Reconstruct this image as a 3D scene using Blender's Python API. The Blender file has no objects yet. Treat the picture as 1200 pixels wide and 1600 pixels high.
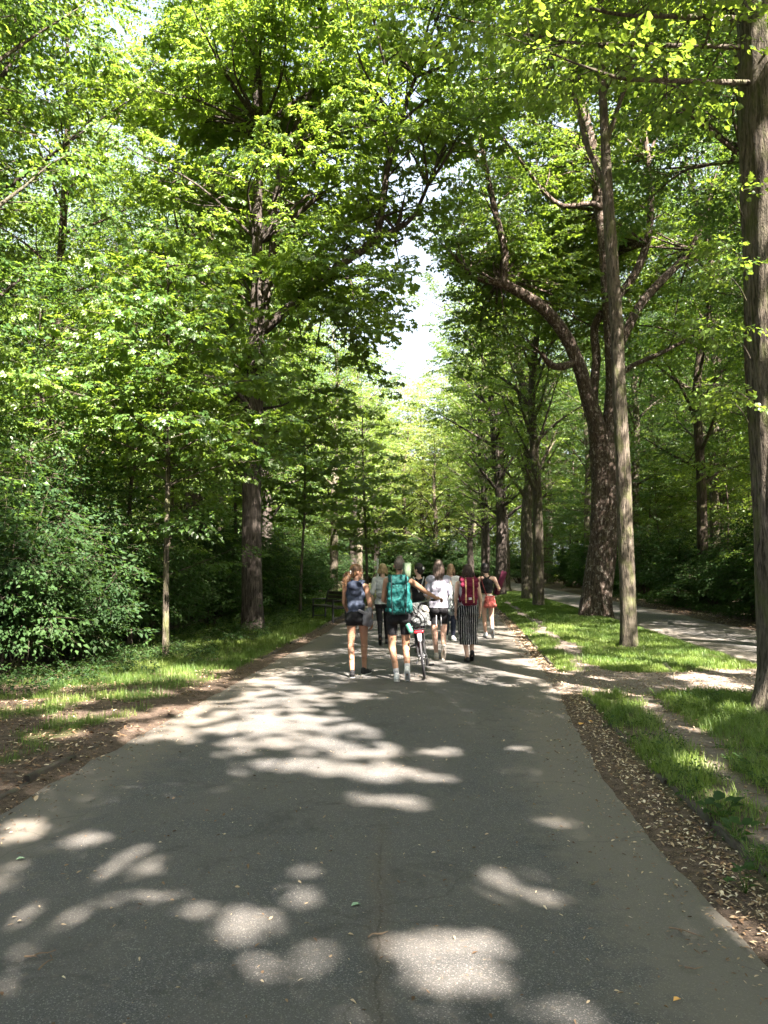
import bpy, bmesh, math, random
import numpy as np
from mathutils import Vector, Matrix, Euler

R = math.radians
C = bpy.context.scene.collection
SC = bpy.context.scene
rng = np.random.default_rng(11)
random.seed(11)

# ------------------------------------------------------------------ camera
F_PX, CAM_H, HOR = 1200.0, 1.68, 885.0
PITCH = math.atan((HOR - 800) / F_PX)
cd = bpy.data.cameras.new('camera'); cam = bpy.data.objects.new('camera', cd); C.objects.link(cam)
cam.location = (0, 0, CAM_H); cam.rotation_euler = (R(90) + PITCH, 0, 0)
cd.sensor_fit = 'VERTICAL'; cd.sensor_height = 32; cd.sensor_width = 24; cd.lens = 32 * F_PX / 1600
cd.clip_start = 0.05; cd.clip_end = 2000
SC.camera = cam

# ------------------------------------------------------------------ light
SUN_EL, SUN_AZ = R(47), math.atan2(-0.86, 0.5)       # direction TO the sun, behind and to the right
sd = Vector((math.cos(SUN_EL) * math.cos(SUN_AZ), math.cos(SUN_EL) * math.sin(SUN_AZ), math.sin(SUN_EL)))
sl = bpy.data.lights.new('sun', 'SUN'); sl.energy = 5.0; sl.angle = R(0.40); sl.color = (1.0, 0.895, 0.81)
so = bpy.data.objects.new('sun', sl); C.objects.link(so); so.location = (10, -20, 40)
so.rotation_euler = sd.to_track_quat('Z', 'Y').to_euler()
w = bpy.data.worlds.new('World'); SC.world = w; w.use_nodes = True
nt = w.node_tree
for n in list(nt.nodes): nt.nodes.remove(n)
sky = nt.nodes.new('ShaderNodeTexSky'); sky.sky_type = 'NISHITA'; sky.sun_disc = False
sky.sun_elevation = SUN_EL; sky.sun_rotation = math.atan2(sd.x, sd.y)
sky.dust_density = 4.0; sky.air_density = 1.0; sky.ozone_density = 0.6
bg = nt.nodes.new('ShaderNodeBackground'); bg.inputs['Strength'].default_value = 0.05
wo = nt.nodes.new('ShaderNodeOutputWorld')
tcw = nt.nodes.new('ShaderNodeTexCoord'); sxw = nt.nodes.new('ShaderNodeSeparateXYZ'); mr = nt.nodes.new('ShaderNodeMapRange'); mr.interpolation_type = 'SMOOTHSTEP'
mr.inputs['From Min'].default_value = 0.35; mr.inputs['From Max'].default_value = 0.85; mr.inputs['To Min'].default_value = 0.75; mr.inputs['To Max'].default_value = 0.1   # summer haze whitens the lower sky
mxw = nt.nodes.new('ShaderNodeMix'); mxw.data_type = 'RGBA'; mxw.inputs[7].default_value = (2.1, 2.25, 2.4, 1)
nt.links.new(tcw.outputs['Generated'], sxw.inputs[0]); nt.links.new(sxw.outputs[2], mr.inputs[0]); nt.links.new(mr.outputs[0], mxw.inputs[0]); nt.links.new(sky.outputs[0], mxw.inputs[6])
nt.links.new(mxw.outputs[2], bg.inputs[0]); nt.links.new(bg.outputs[0], wo.inputs[0])
SC.view_settings.view_transform = 'Standard'; SC.view_settings.look = 'None'
SC.view_settings.exposure = 3.78; SC.view_settings.gamma = 1.0; SC.view_settings.use_curve_mapping = False
SC.render.engine = 'CYCLES'
cy = SC.cycles
cy.use_denoising = True
cy.max_bounces = 6; cy.diffuse_bounces = 2; cy.glossy_bounces = 2; cy.transmission_bounces = 4; cy.transparent_max_bounces = 4
cy.use_adaptive_sampling = True; cy.adaptive_threshold = 0.02
cy.caustics_reflective = False; cy.caustics_refractive = False

# ------------------------------------------------------------------ helpers
cp, sp = math.cos(PITCH), math.sin(PITCH)
def ray(px, py):
    a, b = (px - 600) / F_PX, (800 - py) / F_PX
    return Vector((a, cp - b * sp, sp + b * cp))
def W(px, py, Y):                     # the point of the place seen at that pixel, Y metres ahead
    d = ray(px, py); return Vector((0, 0, CAM_H)) + d * (Y / d.y)
def G(px, py, z=0.0):                 # the point on the ground seen at that pixel
    d = ray(px, py); return Vector((0, 0, CAM_H)) + d * ((z - CAM_H) / d.z)

def mat(name, rough=0.8, spec=0.3, base=(0.5, 0.5, 0.5)):
    m = bpy.data.materials.new(name); m.use_nodes = True
    b = m.node_tree.nodes['Principled BSDF']
    b.inputs['Roughness'].default_value = rough
    b.inputs['Specular IOR Level'].default_value = spec
    b.inputs['Base Color'].default_value = (*base, 1)
    return m
class N:                              # a tiny node helper
    def __init__(s, m): s.m = m; s.t = m.node_tree; s.b = s.t.nodes['Principled BSDF']
    def new(s, typ, **kw):
        n = s.t.nodes.new(typ)
        for k, v in kw.items(): setattr(n, k, v)
        return n
    def link(s, a, b): s.t.links.new(a, b)
    def val(s, sock, v):
        if isinstance(v, (int, float, tuple, list)): sock.default_value = v
        else: s.link(v, sock)
    def coord(s, kind='Object', scale=(1, 1, 1)):
        c = s.new('ShaderNodeTexCoord'); mp = s.new('ShaderNodeMapping'); mp.inputs['Scale'].default_value = scale
        s.link(c.outputs[kind], mp.inputs[0]); return mp.outputs[0]
    def noise(s, vec, scale, detail=4, rough=0.55, dist=0.0):
        n = s.new('ShaderNodeTexNoise'); s.link(vec, n.inputs['Vector'])
        n.inputs['Scale'].default_value = scale; n.inputs['Detail'].default_value = detail
        n.inputs['Roughness'].default_value = rough; n.inputs['Distortion'].default_value = dist
        return n.outputs['Fac']
    def voro(s, vec, scale, feature='F1', out='Distance'):
        n = s.new('ShaderNodeTexVoronoi', feature=feature); s.link(vec, n.inputs['Vector'])
        n.inputs['Scale'].default_value = scale; return n.outputs[out]
    def ramp(s, fac, stops):
        n = s.new('ShaderNodeValToRGB'); s.link(fac, n.inputs[0]); e = n.color_ramp.elements
        while len(e) < len(stops): e.new(0.5)
        for i, (p, c) in enumerate(stops):
            e[i].position = p; e[i].color = (*c, 1) if isinstance(c, tuple) else (c, c, c, 1)
        return n.outputs[0]
    def mix(s, fac, a, b, blend='MIX'):
        n = s.new('ShaderNodeMix', data_type='RGBA', blend_type=blend)
        s.val(n.inputs[0], fac)
        for i, v in ((6, a), (7, b)): s.val(n.inputs[i], (*v, 1) if isinstance(v, tuple) and len(v) == 3 else v)
        return n.outputs[2]
    def math(s, op, a, b=0.0, c=0.0, clamp=False):
        n = s.new('ShaderNodeMath', operation=op, use_clamp=clamp)
        s.val(n.inputs[0], a); s.val(n.inputs[1], b); s.val(n.inputs[2], c); return n.outputs[0]
    def attr(s, name, out='Fac'):
        n = s.new('ShaderNodeAttribute', attribute_name=name); return n.outputs[out]
    def bump(s, h, strength=0.4, dist=0.02):
        n = s.new('ShaderNodeBump'); n.inputs['Strength'].default_value = strength; n.inputs['Distance'].default_value = dist
        s.link(h, n.inputs['Height']); s.link(n.outputs[0], s.b.inputs['Normal']); return n

def mesh_np(name, V, polys, mats, attrs=None, smooth=False):
    """polys: list of (faces array (M,k), material index). attrs: {name: (domain, array)}"""
    V = np.asarray(V, np.float32)
    me = bpy.data.meshes.new(name)
    me.vertices.add(len(V)); me.vertices.foreach_set('co', V.ravel())
    li, ls, mi, off = [], [], [], 0
    for Fc, m in polys:
        Fc = np.asarray(Fc, np.int32)
        if len(Fc) == 0: continue
        k = Fc.shape[1]
        li.append(Fc.ravel()); ls.append(off + np.arange(len(Fc), dtype=np.int32) * k)
        mi.append(np.full(len(Fc), m, np.int32)); off += Fc.size
    li = np.concatenate(li); ls = np.concatenate(ls); mi = np.concatenate(mi)
    me.loops.add(len(li)); me.loops.foreach_set('vertex_index', li)
    me.polygons.add(len(ls)); me.polygons.foreach_set('loop_start', ls)
    me.polygons.foreach_set('material_index', mi)
    if smooth: me.polygons.foreach_set('use_smooth', np.ones(len(ls), bool))
    for m in mats: me.materials.append(m)
    for k, (dom, arr) in (attrs or {}).items():
        a = me.attributes.new(k, 'FLOAT', dom); a.data.foreach_set('value', np.asarray(arr, np.float32))
    me.update(calc_edges=True)
    return me
def obj(name, me, parent=None, loc=None):
    o = bpy.data.objects.new(name, me); C.objects.link(o)
    if parent: o.parent = parent
    if loc is not None: o.location = loc
    return o
def tag(o, label=None, cat=None, group=None, kind=None):
    if label: o['label'] = label
    if cat: o['category'] = cat
    if group: o['group'] = group
    if kind: o['kind'] = kind
    return o
def thing(name, label, cat, loc=(0, 0, 0), rz=0.0, group=None):
    o = bpy.data.objects.new(name, None); C.objects.link(o); o.empty_display_size = 0.3
    o.location = loc; o.rotation_euler = (0, 0, rz)
    return tag(o, label, cat, group)
def copy_tree(o, parent=None):
    c = o.copy(); C.objects.link(c)
    if parent: c.parent = parent
    for ch in list(o.children): copy_tree(ch, c)
    return c

def catmull(P, step):
    P = [Vector(p) for p in P]
    if len(P) == 2:
        n = max(2, int((P[1] - P[0]).length / step)); return [P[0].lerp(P[1], i / n) for i in range(n + 1)], [i / n for i in range(n + 1)]
    Q = [P[0] * 2 - P[1]] + P + [P[-1] * 2 - P[-2]]
    out, ts = [], []
    for i in range(1, len(Q) - 2):
        a, b, c, d = Q[i - 1], Q[i], Q[i + 1], Q[i + 2]
        n = max(1, int(round((c - b).length / step)))
        for k in range(n):
            t = k / n
            out.append(0.5 * ((2 * b) + (c - a) * t + (2 * a - 5 * b + 4 * c - d) * t * t + (3 * b - a - 3 * c + d) * t ** 3)); ts.append(i - 1 + t)
    out.append(P[-1]); ts.append(len(P) - 1)
    return out, [t / (len(P) - 1) for t in ts]

# ------------------------------------------------------------------ materials of the setting
def leaf_mat(name, dark, light, trans, tmix=0.42, rough=0.42, spec=0.5):
    m = mat(name, rough, spec); n = N(m)
    a = n.attr('tint'); oi = n.new('ShaderNodeObjectInfo')
    f = n.math('ADD', n.math('MULTIPLY', a, 0.75), n.math('MULTIPLY', oi.outputs['Random'], 0.25))
    col = n.mix(f, dark, light); n.link(col, n.b.inputs['Base Color'])
    tr = n.new('ShaderNodeBsdfTranslucent'); tc = n.mix(f, tuple(c * 0.8 for c in trans), trans)
    n.link(tc, tr.inputs[0])
    mx = n.new('ShaderNodeMixShader'); mx.inputs[0].default_value = tmix
    out = n.t.nodes['Material Output']
    n.link(n.b.outputs[0], mx.inputs[1]); n.link(tr.outputs[0], mx.inputs[2]); n.link(mx.outputs[0], out.inputs[0])
    return m
M = {}
M['leaf_maple'] = leaf_mat('leaf_maple', (0.032, 0.078, 0.018), (0.12, 0.18, 0.032), (0.30, 0.44, 0.04))
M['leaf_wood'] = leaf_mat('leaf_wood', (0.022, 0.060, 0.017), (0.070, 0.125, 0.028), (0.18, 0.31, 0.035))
M['leaf_lime'] = leaf_mat('leaf_lime', (0.036, 0.082, 0.018), (0.13, 0.19, 0.034), (0.31, 0.45, 0.045))
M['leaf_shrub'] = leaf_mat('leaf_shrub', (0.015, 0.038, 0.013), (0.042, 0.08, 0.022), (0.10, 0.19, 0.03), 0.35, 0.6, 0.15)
M['leaf_sunny'] = leaf_mat('leaf_sunny', (0.085, 0.13, 0.03), (0.20, 0.25, 0.06), (0.38, 0.48, 0.07))  # paler green puts strong sunlight into the leaf colour of the far trees
M['grass'] = leaf_mat('grass', (0.040, 0.088, 0.016), (0.15, 0.195, 0.042), (0.24, 0.38, 0.05), 0.35, 0.5, 0.3)

def bark_mat(name, c0, c1, c2, sx=22, pale=0.0, moss=0.0):
    m = mat(name, 0.9, 0.15); n = N(m)
    v = n.coord('Object', (1, 1, 0.16)); v2 = n.coord('Object', (1, 1, 0.5))
    big = n.noise(v2, 1.6, 4); ridge = n.noise(v, sx, 5, 0.65, 0.6); fine = n.noise(v2, 70, 3)
    col = n.mix(n.ramp(ridge, [(0.40, 0.0), (0.58, 1.0)]), c0, c1)
    col = n.mix(n.math('MULTIPLY', n.ramp(big, [(0.45, 0.0), (0.7, 1.0)]), 0.6), col, c2)
    col = n.mix(n.math('MULTIPLY', fine, 0.45), col, (0.02, 0.016, 0.012))
    if pale:
        fl = n.noise(n.coord('Object', (1, 1, 0.6)), 13, 5, 0.7)
        pz = n.ramp(fl, [(0.56, 0.0), (0.60, 1.0)])
        col = n.mix(n.math('MULTIPLY', pz, pale), col, (0.42, 0.38, 0.33))
    if moss:
        ms = n.ramp(n.noise(v2, 5, 4), [(0.5, 0.0), (0.65, 1.0)])
        col = n.mix(n.math('MULTIPLY', ms, moss), col, (0.08, 0.10, 0.025))
    n.link(col, n.b.inputs['Base Color'])
    n.bump(n.math('ADD', ridge, n.math('MULTIPLY', fine, 0.3)), 1.0, 0.05)
    return m
M['bark_brown'] = bark_mat('bark_brown', (0.016, 0.013, 0.011), (0.095, 0.080, 0.068), (0.055, 0.050, 0.043))
M['bark_grey'] = bark_mat('bark_grey', (0.028, 0.024, 0.018), (0.17, 0.145, 0.112), (0.10, 0.095, 0.065), 30, 0.0, 0.5)
M['bark_flaky'] = bark_mat('bark_flaky', (0.028, 0.020, 0.015), (0.12, 0.09, 0.07), (0.08, 0.065, 0.054), 26, 0.45)
M['bark_dark'] = bark_mat('bark_dark', (0.028, 0.022, 0.017), (0.11, 0.088, 0.068), (0.07, 0.06, 0.04), 24, 0.0, 0.4)

def lerp_line(pts):
    pts = sorted(pts); ys = [p[1] for p in pts]; xs = [p[0] for p in pts]
    return lambda y: np.interp(y, ys, xs)
# ------------------------------------------------------------------ ground, road, paths
def interp_fn(pairs):
    ys = [p[0] for p in pairs]; xs = [p[1] for p in pairs]
    return lambda y: np.interp(y, ys, xs)
far = lambda x0, y0, y1, s=0.067: (y1, x0 + (y1 - y0) * s)
ROAD_L = interp_fn([(-30, -2.9), (1, -2.75), (3.5, -2.68), (5.2, -2.62), (7.6, -2.5), (11.5, -2.12), (20, -1.5), (33, -0.75), far(-0.75, 33, 200)])
ROAD_R = interp_fn([(-30, 1.6), (1.5, 1.62), (3.5, 1.63), (5.0, 1.67), (6.5, 1.79), (8.2, 2.02), (10.2, 2.33), (12.2, 2.58), (23.7, 3.7), (36.7, 4.9), far(4.9, 36.7, 200)])
KERB_R = interp_fn([(-30, 1.9), (1, 1.95), (3.6, 2.0), (5, 2.07), (6.6, 2.2), (9.8, 2.55), (13.9, 2.92), (22.4, 3.8), (36, 5.05), far(5.05, 36, 200)])
KERB_L = interp_fn([(-30, -3.1), (3.5, -2.95), (5.5, -2.80), (7.2, -2.68), (11.5, -2.4), (20, -1.75), (33, -1.0), far(-1.0, 33, 200)])
SIDE_L = interp_fn([(-30, 5.3), (0, 5.6), (13.4, 6.35), (23.7, 7.2), (50, 9.0), far(9.0, 50, 200)])
SIDE_R = interp_fn([(-30, 8.6), (0, 8.6), (20, 9.7), (33, 10.9), (50, 12.0), far(12.0, 50, 200)])

def vnoise(x, y, seed=0):
    """smooth value noise, numpy"""
    x = np.asarray(x, float); y = np.asarray(y, float)
    xi = np.floor(x).astype(np.int64); yi = np.floor(y).astype(np.int64); fx = x - xi; fy = y - yi
    fx = fx * fx * (3 - 2 * fx); fy = fy * fy * (3 - 2 * fy)
    def h(a, b):
        n = (a * 374761393 + b * 668265263 + seed * 974634777) & 0x7fffffff
        n = ((n ^ (n >> 13)) * 1274126177) & 0x7fffffff
        return ((n ^ (n >> 16)) & 0xffff) / 65535.0
    return (h(xi, yi) * (1 - fx) + h(xi + 1, yi) * fx) * (1 - fy) + (h(xi, yi + 1) * (1 - fx) + h(xi + 1, yi + 1) * fx) * fy
def fbm(x, y, seed=0, o=3):
    return sum(vnoise(np.asarray(x) * 2 ** i, np.asarray(y) * 2 ** i, seed + i) * 0.5 ** i for i in range(o)) / sum(0.5 ** i for i in range(o))
def sstep(a, b, x): t = np.clip((x - a) / (b - a), 0, 1); return t * t * (3 - 2 * t)

def height(x, y):
    x = np.asarray(x, float); y = np.asarray(y, float)
    dr = np.maximum(ROAD_L(y) - x, x - ROAD_R(y))            # >0 off the road
    ds = np.maximum(SIDE_L(y) - x, x - SIDE_R(y))
    z = -0.035 + 0.045 * sstep(-0.25, 0.12, dr)
    z = z + (fbm(x * 1.7, y * 1.7, 3) - 0.4) * 0.05 * sstep(0, 0.6, dr)
    z = z + 0.05 * sstep(0.2, 0.6, x - ROAD_R(y)) * sstep(1.7, 3, y) * (1 - 0.8 * sstep(9.6, 10.2, y) * (1 - sstep(12.2, 12.8, y)))
    z = z + 0.6 * sstep(3, 12, ROAD_L(y) - x)                   # bank rising into the left wood
    z = z * sstep(0, 0.4, ds) + (-0.02) * (1 - sstep(0, 0.4, ds))
    return z
def in_cross(x, y):                                            # the trodden cross path
    lo = 10.25 + 0.25 * np.sin(x * 1.3); hi = 12.45 + 0.2 * np.sin(x * 0.9 + 1)
    return sstep(lo - 0.15, lo + 0.15, y) * (1 - sstep(hi - 0.15, hi + 0.15, y)) * sstep(-0.1, 0.1, x - ROAD_R(y)) * (1 - sstep(6.0, 6.4, x))
def trail(x, y):                                               # the narrow worn strip beside the kerb
    c = KERB_R(y) + 0.56 + 0.1 * np.sin(y * 0.9) + (fbm(y * 1.3, y * 0, 71) - 0.5) * 0.3; wd = 0.17 + 0.06 * np.sin(y * 1.7 + 1) + (fbm(x * 4, y * 4, 72, 3) - 0.5) * 0.34
    return 1 - sstep(wd - 0.10, wd + 0.14, np.abs(x - c))
def grass_cover(x, y):
    x = np.asarray(x, float); y = np.asarray(y, float)
    n = fbm(x * 1.3, y * 1.3, 21, 3)
    right = sstep(-0.04, 0.02, x - KERB_R(y)) * (1 - sstep(-0.25, 0.0, x - SIDE_L(y)))
    right = right * (1 - in_cross(x, y)) * (1 - trail(x, y))
    right = right * (0.15 + 0.85 * sstep(0.30, 0.5, n + 0.14 * (y > 12) + 0.05))
    left = sstep(0.0, 0.3, (ROAD_L(y) - 0.25) - x) * sstep(10.8, 12.4, y + (fbm(x, y, 5) - 0.5) * 3) * (1 - sstep(2.2 + y * 0.03, 3.6 + y * 0.03, (ROAD_L(y) - x)))
    left = left * (0.25 + 0.75 * sstep(0.33, 0.5, n))
    left2 = sstep(0, 0.4, (ROAD_L(y) - 0.3) - x) * (y < 13) * 0.7 * sstep(0.52, 0.66, fbm(x * 1.8, y * 1.8, 33))
    return np.clip(right + np.maximum(left, left2), 0, 1)

def axis(segs):
    out = [segs[0][0]]
    for a, b, s in segs:
        n = max(1, int(round((b - a) / s))); out += list(np.linspace(a, b, n + 1)[1:])
    return np.array(out)
gx = axis([(-400, -60, 30), (-60, -14, 2), (-14, -7, 0.5), (-7, 8.5, 0.11), (8.5, 14, 0.4), (14, 60, 2), (60, 400, 30)])
gy = axis([(-200, -20, 20), (-20, 1, 1.5), (1, 16, 0.11), (16, 40, 0.3), (40, 130, 2), (130, 700, 40)])
X, Y = np.meshgrid(gx, gy); Z = height(X, Y) + (np.random.default_rng(2).random(X.shape) - 0.5) * 0.012 * (Y < 30)
nx, ny = len(gx), len(gy)
I = np.arange(nx * ny).reshape(ny, nx)
Fg = np.stack([I[:-1, :-1], I[:-1, 1:], I[1:, 1:], I[1:, :-1]], -1).reshape(-1, 4)
mg = mat('soil', 0.95, 0.1); n = N(mg)
v = n.coord('Object')
a1 = n.noise(v, 1.2, 5); a2 = n.noise(v, 14, 5, 0.65); a3 = n.noise(v, 90, 4, 0.7)
soil = n.mix(n.ramp(a2, [(0.35, 0.0), (0.65, 1.0)]), (0.035, 0.026, 0.019), (0.115, 0.088, 0.068))
soil = n.mix(n.ramp(a3, [(0.5, 0.0), (0.68, 1.0)]), soil, (0.18, 0.13, 0.095))
path = n.mix(n.ramp(a2, [(0.3, 0.0), (0.7, 1.0)]), (0.10, 0.084, 0.07), (0.205, 0.175, 0.148))
soil = n.mix(n.attr('dirt'), soil, path)
green = n.mix(n.ramp(a3, [(0.35, 0.0), (0.7, 1.0)]), (0.045, 0.055, 0.018), (0.08, 0.10, 0.03))
col = n.mix(n.math('MULTIPLY', n.attr('green'), n.ramp(a1, [(0.2, 0.7), (0.6, 1.0)])), soil, green)
n.link(col, n.b.inputs['Base Color']); n.bump(n.math('ADD', a2, n.math('MULTIPLY', a3, 0.5)), 0.8, 0.03)
xs, ys = X.ravel(), Y.ravel()
wood = np.maximum(sstep(3.5, 6, ROAD_L(ys) - xs), sstep(0.5, 2, xs - SIDE_R(ys)))
me = mesh_np('ground', np.stack([xs, ys, Z.ravel()], 1), [(Fg, 0)], [mg],
             {'dirt': ('POINT', np.clip(in_cross(xs, ys) + 0.9 * trail(xs, ys) * (ys > 0), 0, 1)),
              'green': ('POINT', np.clip(grass_cover(xs, ys) * (1 - wood), 0, 1))}, True)
tag(obj('ground', me), kind='structure')

def strip(name, fl, fr, y0, y1, z, m, ncol=20, jag=0.05, seed=1):
    ys = axis([(y0, min(y1, 20), 0.07), (20, y1, 0.6)]) if y1 > 20 else axis([(y0, y1, 0.07)])
    L = fl(ys) + (fbm(ys * 2.2, ys * 0, seed, 4) - 0.5) * jag * 4; Rr = fr(ys) + (fbm(ys * 2.0, ys * 0 + 9, seed + 5, 4) - 0.5) * jag * 4
    u = np.linspace(0, 1, ncol + 1)
    u = 0.5 - 0.5 * np.cos(u * np.pi)
    Xs = L[:, None] * (1 - u) + Rr[:, None] * u; Ys = np.repeat(ys[:, None], ncol + 1, 1)
    camber = 0.03 * (1 - (2 * u - 1) ** 2)
    Zs = z + camber[None, :] + (fbm(Xs * 0.8, Ys * 0.8, seed) - 0.5) * 0.012
    Zs[:, 0] -= 0.02; Zs[:, -1] -= 0.02
    I = np.arange(Xs.size).reshape(Xs.shape)
    Fc = np.stack([I[:-1, :-1], I[:-1, 1:], I[1:, 1:], I[1:, :-1]], -1).reshape(-1, 4)
    edge = np.minimum(Xs - L[:, None], Rr[:, None] - Xs)
    me = mesh_np(name, np.stack([Xs.ravel(), Ys.ravel(), Zs.ravel()], 1), [(Fc, 0)], [m], {'edge': ('POINT', edge.ravel())}, True)
    return tag(obj(name, me), kind='structure')

ma = mat('asphalt', 0.85, 0.25); n = N(ma); v = n.coord('Object')
g1 = n.noise(v, 190, 3, 0.8); g2 = n.voro(v, 210, 'F1', 'Color'); g3 = n.noise(v, 0.7, 5, 0.6, 0.4); g4 = n.noise(v, 6, 5, 0.65)
base = n.mix(n.ramp(g1, [(0.32, 0.0), (0.68, 1.0)]), (0.029, 0.029, 0.028), (0.112, 0.111, 0.106))
sep = n.new('ShaderNodeSeparateColor'); n.link(g2, sep.inputs[0])
base = n.mix(n.math('MULTIPLY', n.ramp(sep.outputs[0], [(0.86, 0.0), (0.93, 1.0)]), 0.5), base, (0.32, 0.30, 0.27))
base = n.mix(n.math('MULTIPLY', n.ramp(sep.outputs[1], [(0.8, 0.0), (0.9, 1.0)]), 0.6), base, (0.045, 0.044, 0.042))
base = n.mix(n.math('MULTIPLY', n.ramp(g3, [(0.40, 0.0), (0.62, 1.0)]), 0.5), base, (0.115, 0.104, 0.088))
g5 = n.noise(v, 1.9, 6, 0.7, 0.8)
base = n.mix(n.math('MULTIPLY', n.ramp(g5, [(0.55, 0.0), (0.66, 1.0)]), 0.45), base, (0.035, 0.033, 0.030))
g6 = n.noise(v, 26, 4, 0.7)
base = n.mix(n.math('MULTIPLY', n.ramp(g6, [(0.58, 0.0), (0.68, 1.0)]), 0.5), base, (0.15, 0.125, 0.095))
base = n.mix(n.math('MULTIPLY', n.ramp(g4, [(0.5, 0.0), (0.75, 1.0)]), 0.25), base, (0.06, 0.057, 0.052))
ed = n.attr('edge'); edn = n.math('ADD', ed, n.math('MULTIPLY', g4, -0.9))
dusty = n.ramp(edn, [(0.0, 1.0), (0.32, 0.0)])
base = n.mix(n.math('MULTIPLY', dusty, 0.65), base, (0.14, 0.124, 0.10))
wv_ = n.new('ShaderNodeVectorMath', operation='ADD'); nn_ = n.new('ShaderNodeTexNoise'); nn_.inputs['Scale'].default_value = 2.5; nn_.inputs['Detail'].default_value = 6; n.link(v, nn_.inputs['Vector'])
sc_ = n.new('ShaderNodeVectorMath', operation='SCALE'); sc_.inputs['Scale'].default_value = 0.5; n.link(nn_.outputs['Color'], sc_.inputs[0]); n.link(v, wv_.inputs[0]); n.link(sc_.outputs[0], wv_.inputs[1])
fc = n.ramp(n.voro(wv_.outputs[0], 0.75, 'DISTANCE_TO_EDGE'), [(0.003, 1.0), (0.009, 0.0)])
base = n.mix(n.math('MULTIPLY', n.math('MULTIPLY', fc, n.ramp(g3, [(0.47, 0.0), (0.55, 1.0)])), 0.3), base, (0.022, 0.019, 0.016))
# a long hairline crack down the near middle
sx = n.new('ShaderNodeSeparateXYZ'); n.link(v, sx.inputs[0])
wob = n.math('MULTIPLY', n.math('SUBTRACT', n.noise(n.coord('Object', (0.2, 1, 1)), 3, 6, 0.7), 0.5), 0.16)
dx = n.math('ABSOLUTE', n.math('ADD', n.math('SUBTRACT', sx.outputs[0], -0.02), wob))
cr = n.ramp(dx, [(0.002, 1.0), (0.008, 0.0)]); near = n.ramp(n.math('DIVIDE', sx.outputs[1], 10.0), [(0.42, 1.0), (0.55, 0.0)])
brk = n.ramp(n.noise(v, 9, 3), [(0.42, 0.0), (0.5, 1.0)])
crk = n.math('MULTIPLY', n.math('MULTIPLY', cr, near), brk)
base = n.mix(n.math('MULTIPLY', n.math('MULTIPLY', n.ramp(dx, [(0.0, 1.0), (0.09, 0.0)]), near), n.math('MULTIPLY', g1, 0.5)), base, (0.10, 0.07, 0.04))
base = n.mix(n.math('MULTIPLY', crk, 0.4), base, (0.02, 0.016, 0.012))
n.link(base, n.b.inputs['Base Color'])
hh = n.math('ADD', n.math('ADD', g1, n.math('MULTIPLY', sep.outputs[0], 0.5)), n.math('MULTIPLY', crk, -0.7))
n.bump(hh, 0.55, 0.006)
strip('road', ROAD_L, ROAD_R, -29, 76, 0.0, ma, 20, 0.028)
strip('side_path', SIDE_L, SIDE_R, -29, 180, 0.0, ma, 12, 0.05, 7)

# kerbs: lengths of old stone set on edge, partly sunk
mk = mat('kerb_stone', 0.9, 0.15); n = N(mk); v = n.coord('Object')
k1 = n.noise(v, 8, 5, 0.7); k2 = n.noise(v, 60, 4)
kc = n.mix(k1, (0.03, 0.025, 0.02), (0.10, 0.085, 0.07)); kc = n.mix(n.ramp(k1, [(0.5, 0.0), (0.7, 0.7)]), kc, (0.06, 0.07, 0.03))
n.link(kc, n.b.inputs['Base Color']); n.bump(n.math('ADD', k1, k2), 0.8, 0.01)
def kerb(name, f, spans, wd=0.055, seed=0):
    V, Fq = [], []; r = random.Random(seed)
    for a, b in spans:
        y = a
        while y < b:
            L = r.uniform(0.75, 1.0); y2 = min(b, y + L)
            dz, dxx = r.uniform(-0.03, 0.012), r.uniform(-0.02, 0.02); tilt = r.uniform(-0.03, 0.03)
            ns = 5
            for i in range(ns + 1):
                yy = y + 0.01 + (y2 - y - 0.02) * i / ns; x = float(f(yy)) + dxx
                top = max(0.04, float(height(x + 0.1, yy)) - 0.004) + dz * 1.3 + 0.02 * (float(fbm(yy * .8, 0.0, 9)) - .55) + tilt * (i / ns - 0.5) + r.uniform(-0.004, 0.004)
                b0 = len(V)
                for (ox, oz) in ((-wd / 2, -0.12), (-wd / 2, top - 0.012), (-wd / 2 + 0.012, top), (wd / 2 - 0.012, top), (wd / 2, top - 0.012), (wd / 2, -0.12)):
                    V.append((x + ox + r.uniform(-0.003, 0.003), yy, oz))
                if i:
                    for k in range(5): Fq.append((b0 - 6 + k, b0 - 5 + k, b0 + 1 + k, b0 + k))
                if i in (0, ns): Fq.append((b0, b0 + 1, b0 + 4, b0 + 5)); Fq.append((b0 + 1, b0 + 2, b0 + 3, b0 + 4))
            y = y2
    me = mesh_np(name, V, [(Fq, 0)], [mk]); return tag(obj(name, me), kind='structure')
kerb('kerb', KERB_R, [(1.5, 4.1), (4.2, 6.3), (6.38, 9.9), (13.2, 60)], seed=3)
kerb('kerb', KERB_L, [(1.5, 7.4), (14, 40)], seed=4)

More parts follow.
